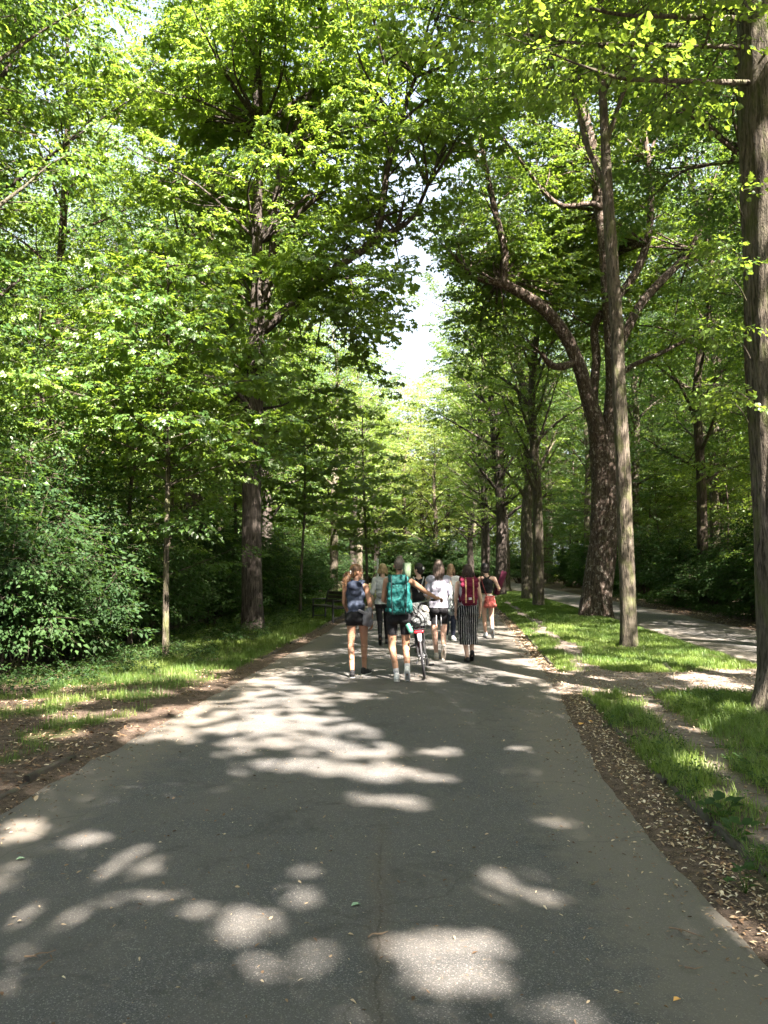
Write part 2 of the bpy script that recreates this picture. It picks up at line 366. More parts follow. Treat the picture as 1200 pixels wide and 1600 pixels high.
# ------------------------------------------------------------------ grass: blades, uncountable
def blades(name, region, count, hmin, hmax, wd, cover, seed, mats=None, zf=height, lean=0.35):
    r = np.random.default_rng(seed)
    x0, x1, y0, y1, p = region                              # p: blades thicken towards the camera
    t = r.random(count * 4); y = y0 + (y1 - y0) * t ** p; x = x0 + (x1 - x0) * r.random(count * 4)
    x = x + y * 0.0
    clump = fbm(x * 7, y * 7, seed + 3, 2)
    c = cover(x, y); keep = r.random(len(x)) < c * sstep(0.25, 0.62, clump)
    x, y, clump = x[keep][:count], y[keep][:count], clump[keep][:count]; k = len(x)
    h = (hmin + (hmax - hmin) * r.random(k) ** 1.5) * (0.6 + 0.8 * clump) * (1 + 0.0 * y); az = r.random(k) * 6.283; ln = lean * (0.3 + r.random(k))
    s = np.maximum(1.0, y / 9.0); wdt = wd * s * (0.7 + 0.6 * r.random(k))
    dx, dy = np.cos(az), np.sin(az); tx, ty = -dy, dx
    z = zf(x, y) - 0.006
    def P(f, hw, out): return np.stack([x + dx * out * h + tx * hw, y + dy * out * h + ty * hw, z + h * f], 1)
    V = np.stack([P(0, wdt / 2, 0), P(0, -wdt / 2, 0), P(0.55, -wdt * 0.4, ln * 0.35), P(0.55, wdt * 0.4, ln * 0.35), P(0.95, 0 * h, ln)], 1).reshape(-1, 3)
    b = np.arange(k)[:, None] * 5
    Q = b + np.array([[0, 1, 2, 3]]); T = b + np.array([[3, 2, 4]])
    tint = np.clip(0.42 + (fbm(x * 1.6, y * 1.6, 77) - 0.5) * 1.8 + (r.random(k) - 0.5) * 0.7, 0, 1)
    me = mesh_np(name, V, [(Q, 0), (T, 0)], [M['grass']] if mats is None else mats, {'tint': ('FACE', np.concatenate([tint, tint]))})
    return tag(obj(name, me), 'green grass blades growing on the verges and around the kerb', 'grass', kind='stuff')
blades('grass', (1.9, 6.4, 2.2, 10.6, 1.0), 70000, 0.035, 0.14, 0.0062, grass_cover, 5, lean=0.75)
blades('grass', (2.8, 9.5, 12.2, 48, 1.25), 150000, 0.04, 0.105, 0.0055, grass_cover, 6)
blades('grass', (-8.0, -0.8, 8.0, 45, 1.2), 120000, 0.045, 0.13, 0.0055, grass_cover, 8)
blades('grass', (-6.0, -2.9, 4.0, 12.6, 1.0), 16000, 0.04, 0.12, 0.004, grass_cover, 9)

# ------------------------------------------------------------------ dead leaves, flakes of bark, crumbs
ml = mat('dead_leaf', 0.85, 0.2); n = N(ml)
n.link(n.ramp(n.attr('tint'), [(0.0, (0.07, 0.040, 0.022)), (0.45, (0.20, 0.13, 0.075)), (0.75, (0.42, 0.33, 0.21)), (1.0, (0.60, 0.52, 0.38))]), n.b.inputs['Base Color'])
def litter(name, pts, size, seed, label, bias=0.5, zoff=0.004, flat=0.25):
    r = np.random.default_rng(seed); x, y = pts; k = len(x)
    s = size * (0.3 + 1.3 * r.random(k) ** 1.6); az = r.random(k) * 6.283
    z = np.where((x > ROAD_L(y)) & (x < ROAD_R(y)), 0.034 - 0.03 * np.abs((x - (ROAD_L(y) + ROAD_R(y)) / 2) / 2.2) ** 2, height(x, y)) + zoff
    z = np.maximum(z, height(x, y) + zoff)
    T = np.array([(-1, 0, 0), (-0.3, 0.42, 0.18), (0.5, 0.34, 0.12), (1, 0, 0.05), (0.4, -0.36, 0.2), (-0.4, -0.38, 0.1)])
    V = T[None] * np.array([1, 1, 1])[None, None] * (s * 0.5)[:, None, None]
    V[:, :, 2] *= (0.4 + 2.2 * r.random(k))[:, None]; V[:, :, 1] *= (0.5 + 0.7 * r.random(k))[:, None]
    px, py = (r.random(k) - 0.5) * flat * 3, (r.random(k) - 0.5) * flat * 3
    V[:, :, 2] += V[:, :, 0] * px[:, None] + V[:, :, 1] * py[:, None]
    V[:, :, 2] -= V[:, :, 2].min(1)[:, None]
    ca, sa = np.cos(az), np.sin(az)
    Xr = V[:, :, 0] * ca[:, None] - V[:, :, 1] * sa[:, None] + x[:, None]; Yr = V[:, :, 0] * sa[:, None] + V[:, :, 1] * ca[:, None] + y[:, None]
    P = np.stack([Xr, Yr, V[:, :, 2] + z[:, None]], -1).reshape(-1, 3)
    b = np.arange(k)[:, None] * 6
    Q1 = b + np.array([[0, 3, 2, 1]]); Q2 = b + np.array([[0, 5, 4, 3]])
    t = np.clip(r.random(k) * 0.9 + bias - 0.45, 0, 1)
    me = mesh_np(name, P, [(Q1, 0), (Q2, 0)], [ml], {'tint': ('FACE', np.concatenate([t, t]))})
    return tag(obj(name, me), label, 'leaves', kind='stuff')
def scatter(n_, x0, x1, y0, y1, cov, seed, p=1.0):
    r = np.random.default_rng(seed); x = x0 + (x1 - x0) * r.random(n_ * 16); y = y0 + (y1 - y0) * r.random(n_ * 16) ** p
    k = r.random(len(x)) < cov(x, y); return x[k][:n_], y[k][:n_]
lr = lambda x, y: np.exp(-((x - (ROAD_R(y) * 0.42 + KERB_R(y) * 0.58)) / 0.155) ** 2) * (0.35 + 0.65 * vnoise(x * 4, y * 4, 3)) * (1 - 0.6 * (y > 10.2) * (y < 13))
litter('leaf_litter', scatter(14500, 1.3, 4.6, 1.6, 24, lr, 51, 1.3), 0.028, 61, 'pale dry leaves and seed husks gathered between asphalt and right kerb', 0.62)
ll = lambda x, y: sstep(-0.25, 0.35, ROAD_L(y) - x) * (1 - sstep(2.6, 4.5, ROAD_L(y) - x)) * (0.25 + 0.75 * sstep(0.4, 0.65, fbm(x * 1.5, y * 1.5, 8))) * (1 - 0.75 * (y > 12.5))
litter('leaf_litter', scatter(13000, -7, -1.4, 3.0, 30, ll, 52, 1.4), 0.040, 62, 'brown dry leaves strewn over the bare soil left of the road', 0.42)
lt = lambda x, y: np.clip(0.8 * in_cross(x, y) + 0.7 * trail(x, y) + 0.10 * grass_cover(x, y), 0, 1) * sstep(0, 0.05, x - KERB_R(y))
litter('leaf_litter', scatter(4500, 1.9, 6.4, 2, 14, lt, 53), 0.034, 63, 'scattered dry leaves on the trodden paths right of the kerb', 0.5)
lo = lambda x, y: np.clip((x > ROAD_L(y)) * (x < ROAD_R(y)) * (0.12 + 0.9 * np.exp(-((np.minimum(x - ROAD_L(y), ROAD_R(y) - x)) / 0.35) ** 2)), 0, 1)
litter('leaf_litter', scatter(6500, -2.9, 2.9, 1.6, 15, lo, 54, 1.2), 0.020, 64, 'small husks and leaf crumbs sprinkled over the grey asphalt', 0.45, 0.001)
lf = lambda x, y: (np.maximum(np.exp(-((x - ROAD_R(y) - 0.1) / 0.3) ** 2), np.exp(-((x - SIDE_R(y) - 0.3) / 0.4) ** 2)))
litter('leaf_litter', scatter(5000, 2.5, 13, 12, 45, lf, 55), 0.06, 65, 'dry leaves along the far verges and the side path', 0.5)
# ------------------------------------------------------------------ trees
class Bark:
    def __init__(s): s.V = []; s.Q = []; s.n = 0
    def tube(s, P, rad, k=8, rough=0.0, seed=0, flare=0.0):
        P = [Vector(p) for p in P]; up = Vector((1, 0, 0)) if abs((P[-1] - P[0]).normalized().x) < 0.8 else Vector((0, 1, 0))
        cen = np.array([p[:] for p in P]); tan = np.gradient(cen, axis=0); tan /= np.linalg.norm(tan, axis=1)[:, None] + 1e-9
        A = np.cross(tan, np.array(up[:])[None]); A /= np.linalg.norm(A, axis=1)[:, None] + 1e-9; B = np.cross(tan, A)
        th = np.arange(k) * 2 * math.pi / k; rad = np.asarray(rad, float)
        rr = np.repeat(rad[:, None], k, 1)
        if rough:
            h = np.concatenate([[0], np.cumsum(np.linalg.norm(np.diff(cen, axis=0), axis=1))])
            f = fbm(np.cos(th)[None] * 2.2 + 20 + h[:, None] * 0.25, np.sin(th)[None] * 2.2 + 20 + h[:, None] * 0.3, seed, 3) - 0.5
            g = fbm(np.cos(th)[None] * 7 + 20 + h[:, None] * 0.8, np.sin(th)[None] * 7 + 20 + h[:, None] * 1.6, seed + 9, 2) - 0.5
            rr = rr * (1 + rough * (f * 1.6 + g * 0.55))
            if flare:
                lob = 0.55 + 0.45 * np.cos(th * 5 + seed) * 1.0 + 0.3 * np.cos(th * 3 + 1 + seed)
                rr = rr * (1 + flare * np.exp(-h / 0.28)[:, None] * np.maximum(lob, 0.1)[None])
        V = cen[:, None] + (A[:, None] * np.cos(th)[None, :, None] + B[:, None] * np.sin(th)[None, :, None]) * rr[..., None]
        I = s.n + np.arange(len(P) * k).reshape(len(P), k); J = np.roll(I, -1, 1)
        s.Q.append(np.stack([I[:-1], J[:-1], J[1:], I[1:]], -1).reshape(-1, 4)); s.V.append(V.reshape(-1, 3)); s.n += len(P) * k
    def mesh(s, name, m): return mesh_np(name, np.concatenate(s.V), [(np.concatenate(s.Q), 0)], [m], None, True)

def leaf_simple(L=0.12, Wd=0.075):
    V = np.array([(0, 0, 0), (0.42 * L, Wd / 2, 0.18 * Wd), (L, 0, -0.12 * L), (0.42 * L, -Wd / 2, 0.18 * Wd)]); return V, [(0, 1, 2), (0, 2, 3)]
def leaf_round(L=0.10, Wd=0.09):
    V = np.array([(0, 0, 0), (0.12 * L, Wd * .42, 0.1 * Wd), (0.55 * L, Wd / 2, 0.12 * Wd), (L, 0, -0.15 * L), (0.55 * L, -Wd / 2, 0.12 * Wd), (0.12 * L, -Wd * .42, 0.1 * Wd)])
    return V, [(0, 1, 2), (0, 2, 3), (0, 3, 4), (0, 4, 5)]
def leaf_palm(L=0.14, Wd=0.055, k=5):
    V = [(0, 0, 0)]; F = []
    for i in range(k):
        a = (i - (k - 1) / 2) * R(42); l = L * (1 - 0.13 * abs(i - (k - 1) / 2)); c, s_ = math.cos(a), math.sin(a); b = len(V)
        for (x, y, z) in ((0.6 * l, Wd / 2, 0.1 * Wd), (l, 0, -0.22 * l), (0.6 * l, -Wd / 2, 0.1 * Wd)): V.append((x * c - y * s_, x * s_ + y * c, z))
        F += [(0, b, b + 1), (0, b + 1, b + 2)]
    return np.array(V), F
def make_spray(leaf, nl, length, width, seed, droop=0.25, twig=0.006):
    """a leafy twig lying roughly flat, pointing along +x: verts, tris, leaf id per tri; last tris are the twig"""
    r = np.random.default_rng(seed); LV, LF = leaf; V, F, T = [], [], []
    for i in range(nl):
        t = (i + 0.6) / nl; side = 1 if i % 2 else -1
        off = side * width * 0.5 * (1 - 0.55 * t) * r.random() ** 0.6
        px, py = length * t * 0.92, off; pz = -droop * length * t * t * 0.5 - abs(off) * 0.15 + r.normal(0, 0.02)
        yaw = side * R(r.uniform(15, 75)) * (1 - 0.6 * t) + r.normal(0, 0.25)
        e = Euler((r.normal(0, 0.6), r.uniform(-0.2, 0.85), yaw)).to_matrix(); sc = r.uniform(0.55, 1.25)
        v = (LV * sc) @ np.array(e).T + np.array([px, py, pz]); b = len(V); V += v.tolist()
        F += [tuple(x + b for x in f) for f in LF]; T += [i] * len(LF)
    nF = len(F); b = len(V)
    for (x, rr) in ((0, twig), (length * 0.5, twig * 0.7), (length * 0.92, twig * 0.2)):
        for k in range(3):
            a = k * 2.094; V.append((x, rr * math.cos(a), -droop * x * x / length * 0.5 + rr * math.sin(a)))
    for j in range(2):
        for k in range(3):
            a0, a1 = b + j * 3 + k, b + j * 3 + (k + 1) % 3; F += [(a0, a1, a1 + 3), (a0, a1 + 3, a0 + 3)]
    return np.array(V), np.array(F), np.array(T), nF

SPR = {}
def sprays(kind):
    if kind in SPR: return SPR[kind]
    lf, nl, ln, wd, dr = {
        'palm': (leaf_palm(0.135, 0.060), 17, 0.75, 0.6, 0.35),
        'maple': (leaf_palm(0.088, 0.054), 24, 0.7, 0.6, 0.2),
        'lime': (leaf_round(0.092, 0.082), 30, 0.75, 0.6, 0.35),
        'wood': (leaf_simple(0.115, 0.078), 35, 0.85, 0.7, 0.25),
        'far': (leaf_simple(0.21, 0.145), 23, 1.15, 1.0, 0.25),
        'shrub': (leaf_simple(0.11, 0.065), 22, 0.6, 0.5, 0.35),
        'sapling': (leaf_palm(0.11, 0.068), 10, 0.5, 0.45, 0.15)}[kind]
    SPR[kind] = [make_spray(lf, nl, ln, wd, 100 + i, dr) for i in range(4)]; return SPR[kind]

class Foliage:
    def __init__(s, kind): s.kind = kind; s.items = []; s.open = None          # pos, yaw, pitch, roll, scale
    def add(s, p, yaw, pitch, roll, sc): s.items.append((p[0], p[1], p[2], yaw, pitch, roll, sc))
    def mesh(s, name, leafm, barkm, seed=0, extra=None):
        A = np.array(s.items); r = np.random.default_rng(seed); T = sprays(s.kind); Vs, Fl, Ft, Ti = [], [], [], []; n0 = 0
        pick = r.integers(0, len(T), len(A))
        tone = np.clip(0.5 + (fbm(A[:, 0] * 0.5 + A[:, 2] * 0.4, A[:, 1] * 0.5 + 40, seed, 2) - 0.5) * 1.5, 0, 1)
        for k, (V, F, tid, nF) in enumerate(T):
            a = A[pick == k]
            if not len(a): continue
            cy_, sy = np.cos(a[:, 3]), np.sin(a[:, 3]); cpi, spi = np.cos(a[:, 4]), np.sin(a[:, 4]); cr, sr = np.cos(a[:, 5]), np.sin(a[:, 5])
            z = np.zeros_like(cy_); o = z + 1
            Rz = np.stack([cy_, -sy, z, sy, cy_, z, z, z, o], -1).reshape(-1, 3, 3)
            Ry = np.stack([cpi, z, -spi, z, o, z, spi, z, cpi], -1).reshape(-1, 3, 3)   # + pitch raises the tip
            Rx = np.stack([o, z, z, z, cr, -sr, z, sr, cr], -1).reshape(-1, 3, 3)
            Mx = Rz @ Ry @ Rx
            P = np.einsum('nij,vj->nvi', Mx, V) * a[:, 6][:, None, None] + a[:, None, :3]
            off = n0 + np.arange(len(a))[:, None, None] * len(V)
            FF = F[None] + off; FL = FF[:, :nF].reshape(-1, 3); ok = slice(None)
            if s.open is not None: ok = ~s.open(P[:, F[:nF, 1]].reshape(-1, 3)); FL = FL[ok]
            Fl.append(FL); Ft.append(FF[:, nF:].reshape(-1, 3))
            per = np.clip(tone[pick == k][:, None] + (r.random((len(a), int(tid.max()) + 1)) - 0.5) * 0.7, 0, 1); Ti.append(per[:, tid].reshape(-1)[ok])
            Vs.append(P.reshape(-1, 3)); n0 += P.shape[0] * P.shape[1]
        Fl = np.concatenate(Fl); Ft = np.concatenate(Ft); Qx = np.zeros((0, 4), int)
        if extra is not None and extra.V: Vs.append(np.concatenate(extra.V)); Qx = np.concatenate(extra.Q) + n0
        return mesh_np(name, np.concatenate(Vs), [(Fl, 0), (Ft, 1), (Qx, 1)], [leafm, barkm], {'tint': ('FACE', np.concatenate([np.concatenate(Ti), np.zeros(len(Ft) + len(Qx))]))})

class Tree:
    def __init__(s, kind, seed): s.b = Bark(); s.br = Bark(); s.f = Foliage(kind); s.r = random.Random(seed); s.seed = seed; s.keep = None; s.thin = None
    def trunk(s, P, r, k=20, rough=0.12, flare=0.5, step=0.3):
        pts, ts = catmull(P, step); rad = np.interp(ts, np.linspace(0, 1, len(r)), r)
        s.b.tube(pts, rad, k, rough, s.seed, flare); return pts, rad
    def limb(s, P, r, start=0.3, gap=0.45, sec=2.0, spc=0.30, k=8, twiggy=True, up=0.15, step=0.35, scale=1.0, onbark=True):
        """a limb with side branches that carry leafy twigs"""
        pts, ts = catmull(P, step); rad = np.interp(ts, np.linspace(0, 1, len(r)), r)
        (s.b if onbark else s.br).tube(pts, rad, k, 0.08 if k >= 8 else 0, s.seed + len(s.b.V))
        acc = 0.0; R_ = s.r; az = R_.random() * 6.28
        for i in range(1, len(pts)):
            seg = (pts[i] - pts[i - 1]).length; acc += seg
            if ts[i] < start: acc = 0; continue
            while acc > gap:
                acc -= gap; az += 2.4 + R_.uniform(-0.5, 0.5)
                d0 = (pts[i] - pts[i - 1]).normalized()
                d = Vector((math.cos(az), math.sin(az), R_.uniform(-0.15, 0.45))) + d0 * 0.5; d.normalize()
                L = sec * R_.uniform(0.5, 1.2) * (1.0 - 0.45 * max(0, ts[i] - 0.5) / 0.5)
                s.side(pts[i], d, L, min(rad[i] * 0.5, 0.035), spc, up, scale)
        if twiggy:
            d0 = (pts[-1] - pts[-3]).normalized() if len(pts) > 3 else (pts[-1] - pts[0]).normalized()
            s.side(pts[-1], d0, sec * 0.8, min(rad[-1], 0.03), spc, up, scale)
    def side(s, p, d, L, r, spc, up, scale):
        R_ = s.r
        if s.keep is not None and not s.keep(p + d * L * 0.7): return
        mid = p + d * L * 0.5 + Vector((R_.uniform(-.1, .1), R_.uniform(-.1, .1), R_.uniform(-.05, .1))) * L
        end = p + d * L + Vector((0, 0, -0.12 * L * R_.random() + up * 0.3 * L))
        r_ = r
        if s.thin is not None and s.thin(np.array([(p.lerp(end, t))[:] for t in (.2, .4, .6, .8)])).any(): r_ = min(r, .006)
        s.br.tube([p, mid, end], [r_, r_ * 0.6, r_ * 0.25], 4)
        n = max(1, int(L / spc)); yaw0 = math.atan2(d.y, d.x)
        for i in range(n):
            t = 0.25 + 0.75 * (i + R_.random() * 0.6) / n
            q = p.lerp(mid, t * 2) if t < 0.5 else mid.lerp(end, min(1, t * 2 - 1))
            sgn = 1 if i % 2 else -1
            s.f.add(q, yaw0 + sgn * R_.uniform(0.5, 1.3) * (1 - 0.3 * t), R_.uniform(-0.3, 0.3), R_.gauss(0, 0.25), scale * R_.uniform(0.75, 1.15))
        s.f.add(end, yaw0 + R_.uniform(-.3, .3), R_.uniform(-0.35, 0.2), R_.gauss(0, 0.25), scale * R_.uniform(0.8, 1.1))
    def finish(s, root, leafm, barkm, tname='trunk', base=Vector((0, 0, 0))):
        t = obj(tname, s.b.mesh(tname, barkm), root)
        me = s.f.mesh('crown', leafm, barkm, s.seed, s.br)
        c = obj('crown', me, root)
        for o in root.children: o.location = -base
        return t, c

def generic(kind, seed, H, h0, Rr, r0, nprim, leafm, barkm, name, label, cat, group, gap=0.5, sec=1.9, spc=0.32, elev=(15, 55), k=12, scale=1.0, loc=(0, 0, 0), lean=0.02, prof=None, flare=0.5, opening=None):
    T = Tree(kind, seed); r = T.r; hole = 0.36 if kind in ('maple', 'lime') else 0.3
    if opening: T.thin = lambda q: opening(q + np.array(loc))
    T.keep = lambda q: float(fbm(q.x * .42 + q.z * .33 + 50, q.y * .42 - q.z * .29 + 50, seed, 2)) > hole
    P = [Vector((r.gauss(0, lean) * H * t if t else 0, r.gauss(0, lean) * H * t if t else 0, H * t - (0.15 if t == 0 else 0))) for t in (0, .2, .4, .6, .8, 1)]
    pts, rad = T.trunk(P, [r0, r0 * .85, r0 * .68, r0 * .5, r0 * .3, 0.02], k, 0.12, flare)
    az = r.random() * 6.28
    for i in range(nprim):
        t = (i + 0.5) / nprim; h = h0 + (H - h0) * t; az += 2.4 + r.uniform(-0.4, 0.4)
        j = min(len(pts) - 1, int(h / H * (len(pts) - 1))); p = pts[j]
        pr = prof(t) if prof else (0.55 + 0.9 * t if t < 0.4 else 0.95 * math.sqrt(max(0, 1 - ((t - 0.4) / 0.62) ** 2)) + 0.05)
        L = Rr * pr * r.uniform(0.75, 1.15); e = R(r.uniform(*elev)) + t * 0.35
        d = Vector((math.cos(az) * math.cos(e), math.sin(az) * math.cos(e), math.sin(e)))
        a = p + d * L * 0.45 + Vector((0, 0, r.uniform(-.05, .1) * L)); b = p + d * L + Vector((r.uniform(-.1, .1), r.uniform(-.1, .1), r.uniform(-0.05, 0.2))) * L
        rr = max(0.018, rad[j] * 0.45)
        if opening is not None:
            tt = np.linspace(0, 1, 14)[:, None]; Q = np.array(p[:]) * (1 - tt) ** 2 + 2 * np.array(a[:]) * tt * (1 - tt) + np.array(b[:]) * tt ** 2
            if opening(Q + np.array(loc)).mean() > .2: rr = 0.008  # limb thinned so its shadow does not bar the cut light spots
        T.limb([p, a, b], [rr, rr * .65, rr * .25], 0.25, gap, min(sec, L * 0.6), spc, 6, True, 0.1, 0.5, scale)
    T.f.open = (lambda q: opening(q + np.array(loc))) if opening else None
    root = thing(name, label, cat, loc, 0, group); T.finish(root, leafm, barkm)
    return root

def place(root, x, y, rz, s=1.0, sz=None, label=None, group=None, first=False, z=None):
    o = root if first else copy_tree(root)
    o.location = (x, y, float(height(x, y)) if z is None else z); o.rotation_euler = (0, 0, rz); o.scale = (s, s, sz or s)
    if label: o['label'] = label
    if group: o['group'] = group
    return o

def hero(kind, seed, name, label, base_px, Y, trunk, limbs, leafm, barkm, keep=None, flare=0.5, k=24, group=None, extra=None, rough=0.12, **kw):
    """trunk / limbs: lists of (px, py, radius px, distance offset); real points of the place at distance Y + offset"""
    T = Tree(kind, seed); T.keep = keep
    def conv(L):
        P = [W(a[0], a[1], Y + (a[3] if len(a) > 3 else 0)) for a in L]; rr = []
        for a, p in zip(L, P): rr.append(a[2] * p.y / F_PX)
        return P, rr
    P, rr = conv(trunk); b = G(*base_px); b = P[0]; b.z = float(height(b.x, b.y)) - 0.08
    T.trunk(P, rr, k, rough, flare, 0.15)
    for L in limbs:
        opt = dict(kw)
        if isinstance(L, tuple): L, o2 = L; opt.update(o2)
        P2, r2 = conv(L); bare = opt.pop('bare', False)
        if bare: pts, ts = catmull(P2, 0.25); T.b.tube(pts, np.interp(ts, np.linspace(0, 1, len(r2)), r2), 12, 0.1, seed)
        else: T.limb(P2, r2, k=10, **opt)
    if extra: extra(T)
    root = thing(name, label, 'tree', b, 0, group)
    T.finish(root, leafm, barkm, base=b)
    return root, T

def crown_fill(T, c, rad, n, sec=2.0, origin=None, spc=0.3, scale=1.0, squash=1.0, r0=0.05):
    """n limbs that rise from the trunk at `origin` points towards points spread through an ellipsoid"""
    r = T.r
    for i in range(n):
        while True:
            v = Vector((r.uniform(-1, 1), r.uniform(-1, 1), r.uniform(-1, 1)))
            if 0.3 < v.length < 1: break
        tgt = Vector((c[0] + v.x * rad[0], c[1] + v.y * rad[1], c[2] + v.z * rad[2]))
        o = min(origin, key=lambda p: (p - tgt).length + max(0, p.z - tgt.z + 1) * 1.5)
        if T.keep is not None and not T.keep(tgt): continue
        mid = o.lerp(tgt, 0.5) + Vector((r.uniform(-.4, .4), r.uniform(-.4, .4), r.uniform(0, .6)))
        T.limb([o, mid, tgt], [r0, r0 * .6, r0 * .25], 0.3, 0.45, sec, spc, 5, True, 0.1, 0.5, scale)
# ---- the near trees, each with its own shape
BB, BG, BF, BD = M['bark_brown'], M['bark_grey'], M['bark_flaky'], M['bark_dark']
def gap_keep(p):                        # crowns stop short of the open strip of sky above the road
    c = 1.3 + 0.067 * p.y; return abs(p.x - c) > 0.35 + 0.012 * p.y or p.z < 0 
# slim straight trunk on the right verge
def ex2(T):
    o = [W(952, 340, 15.5), W(948, 250, 15.6), W(943, 150, 15.7), W(930, 40, 15.7), W(915, -80, 15.7)]
    crown_fill(T, (4.6, 15.8, 17.5), (3.6, 4.5, 5.5), 52, 1.9, o)
hero('lime', 2, 'slim_tree', 'slim straight grey trunk standing in the lit grass of the right verge', (983, 1015), 15.5,
     [(983, 1015, 14), (982, 960, 12.5), (980, 900, 12), (977, 830, 12), (975, 760, 11.5), (971, 680, 11), (967, 600, 10.5), (964, 520, 10), (958, 430, 10), (952, 340, 9), (948, 270, 8), (944, 190, 7), (938, 100, 6), (925, 20, 5), (915, -80, 4)],
     [([(950, 300, 4), (920, 235, 4, .2), (905, 180, 3.5, .4), (885, 90, 3, .8), (860, 0, 2, 1)], dict(start=0.55)), ([(946, 230, 4), (965, 170, 3.5, -.2), (990, 100, 3, -.5), (1010, 30, 2, -.8)], dict(start=0.5))],
     M['leaf_lime'], BG, flare=0.12, extra=ex2, rough=0.07)
# huge leaning forked tree with flaky bark
def ex3(T):
    o = [W(785, 435, 24.4), W(760, 270, 24), W(735, 430, 24.2), W(1010, 380, 25.5), W(1012, 250, 26), W(930, 250, 25.3), W(895, 90, 25), W(1080, 390, 26), W(945, 330, 25.2)]
    crown_fill(T, (5.2, 27.5, 15.5), (3.6, 4.0, 6.0), 34, 2.1, o)
    crown_fill(T, (3.5, 25.6, 10.8), (1.3, 2.5, 2.2), 14, 1.3, [W(735, 430, 24.2), W(712, 402, 24.1), W(778, 441, 24.3)])
    crown_fill(T, (9.0, 28.5, 15.0), (3.8, 4.2, 6.5), 32, 2.1, o)
    crown_fill(T, (6.5, 28, 21), (5.5, 4.5, 4.0), 26, 2.1, o)
hero('maple', 3, 'leaning_tree', 'huge leaning tree with pale flaky bark and a forked crown beside the side path', (930, 965), 25,
     [(930, 968, 25), (932, 935, 23), (936, 900, 21.5), (941, 860, 20.5), (944, 820, 20), (945, 775, 20), (943, 735, 19), (938, 700, 18)],
     [([(938, 705, 15.8), (931, 660, 13.2, -.2), (918, 620, 11.4, -.3), (905, 572, 10.6, -.4), (882, 522, 10.1, -.5), (850, 483, 9.7, -.6), (812, 457, 8.4, -.6), (778, 441, 7.0, -.7), (738, 432, 4.4, -.8), (712, 402, 2.6, -.9)], dict(start=0.72, gap=0.6)),
      ([(786, 443, 6.2, -.7), (789, 395, 5.7, -.8), (776, 340, 5.3, -.9), (762, 275, 4.4, -1), (748, 205, 3.1, -1)], dict(start=0.35)),
      ([(900, 565, 5.3, -.4), (878, 573, 6.2, -.8), (860, 570, 5.3, -1.1), (846, 552, 3.5, -1.4)], dict(start=0.7)),
      ([(932, 680, 9.7), (927, 620, 7.5, .3), (932, 560, 7.0, .4), (929, 512, 6.6, .5), (950, 478, 7.0, .5), (985, 440, 7.0, .6), (1008, 390, 6.2, .7), (1017, 330, 5.3, .8), (1013, 250, 4.4, 1), (1000, 170, 3.5, 1.1)], dict(start=0.72)),
      ([(942, 720, 16.7), (955, 660, 14.1, .1), (960, 600, 13.2, .1), (956, 530, 11.9), (950, 450, 11.0), (944, 370, 10.6), (934, 310, 9.2, .1), (930, 250, 7.9, .2), (914, 180, 7.0, .2), (895, 90, 5.3, 0), (878, 0, 3.5, -.3)], dict(start=0.6)),
      ([(958, 560, 7.9, .1), (985, 505, 7.5, .3), (1005, 470, 7.0, .5), (1042, 430, 6.6, .8), (1078, 392, 5.3, 1), (1103, 335, 4.0, 1.2), (1112, 290, 2.6, 1.3)], dict(start=0.8)),
      ([(958, 600, 4.4), (985, 573, 4.0, .2), (1030, 553, 3.5, .5), (1070, 532, 2.6, .8), (1105, 512, 1.8, 1)], dict(start=0.5, sec=1.3)),
      ([(945, 330, 5.3), (925, 318, 4.4, -.3), (880, 322, 4.0, -.6), (850, 300, 3.5, -.9), (820, 260, 2.6, -1.2), (785, 215, 1.8, -1.4)], dict(start=0.4))],
     M['leaf_maple'], BF, flare=0.25, extra=ex3, rough=0.16, k=32)
# big dark trunk at the right edge with an overhanging branch
def ex0(T):
    o = [Vector((4.42, 8.6, z)) for z in (9, 11, 13, 15, 17, 20)]
    crown_fill(T, (5.0, 8.4, 16.5), (5.0, 4.8, 6.0), 62, 2.2, o)
    for (a, b, c_, y, sc) in ((1150, 75, 700, 8.2, 1), (1150, 130, 850, 7.4, 1), (1160, 30, 820, 7.6, 1), (1170, -20, 900, 6.9, 1), (1180, -60, 760, 7.6, 1)):
        T.limb([Vector((4.4, 8.6, W(a, b, 8.6).z)), W(a - 130, b - 5, y + .3), W((a + c_) / 2 - 40, b - 10, y), W(c_, b - 50, y - .3)], [0.035, 0.025, 0.018, 0.008], 0.12, 0.28, 0.95, 0.22, 6, True, 0.0, 0.3, 0.72, )
    r = T.r
    for (a, b) in ((1158, 345), (1162, 420), (1160, 470), (1166, 560), (1163, 660), (1150, 410), (1172, 640)):
        p = W(a + 6, b, 8.45)
        T.limb([p, p + Vector((-0.12, -0.12, .10)), p + Vector((-0.30 * r.uniform(.6, 1.2), -0.22, 0.22 * r.uniform(.2, 1.3)))], [0.008, 0.006, 0.003], 0.3, 0.14, 0.2, 0.14, 5, True, 0.0, 0.1, 0.62)
hero('lime', 5, 'edge_tree', 'thick furrowed trunk at the right edge with a leafy overhanging branch', (1235, 1120), 8.6,
     [(1234, 1122, 50), (1233, 1060, 46), (1231, 1000, 44), (1228, 900, 44), (1225, 800, 43.5), (1221, 700, 43), (1216, 600, 43), (1210, 450, 43), (1204, 300, 43), (1199, 150, 42), (1194, 0, 41), (1189, -150, 39), (1185, -300, 36), (1180, -550, 28), (1176, -800, 18), (1174, -1000, 8)],
     [], M['leaf_lime'], BG, flare=0.5, extra=ex0, rough=0.14, k=40)
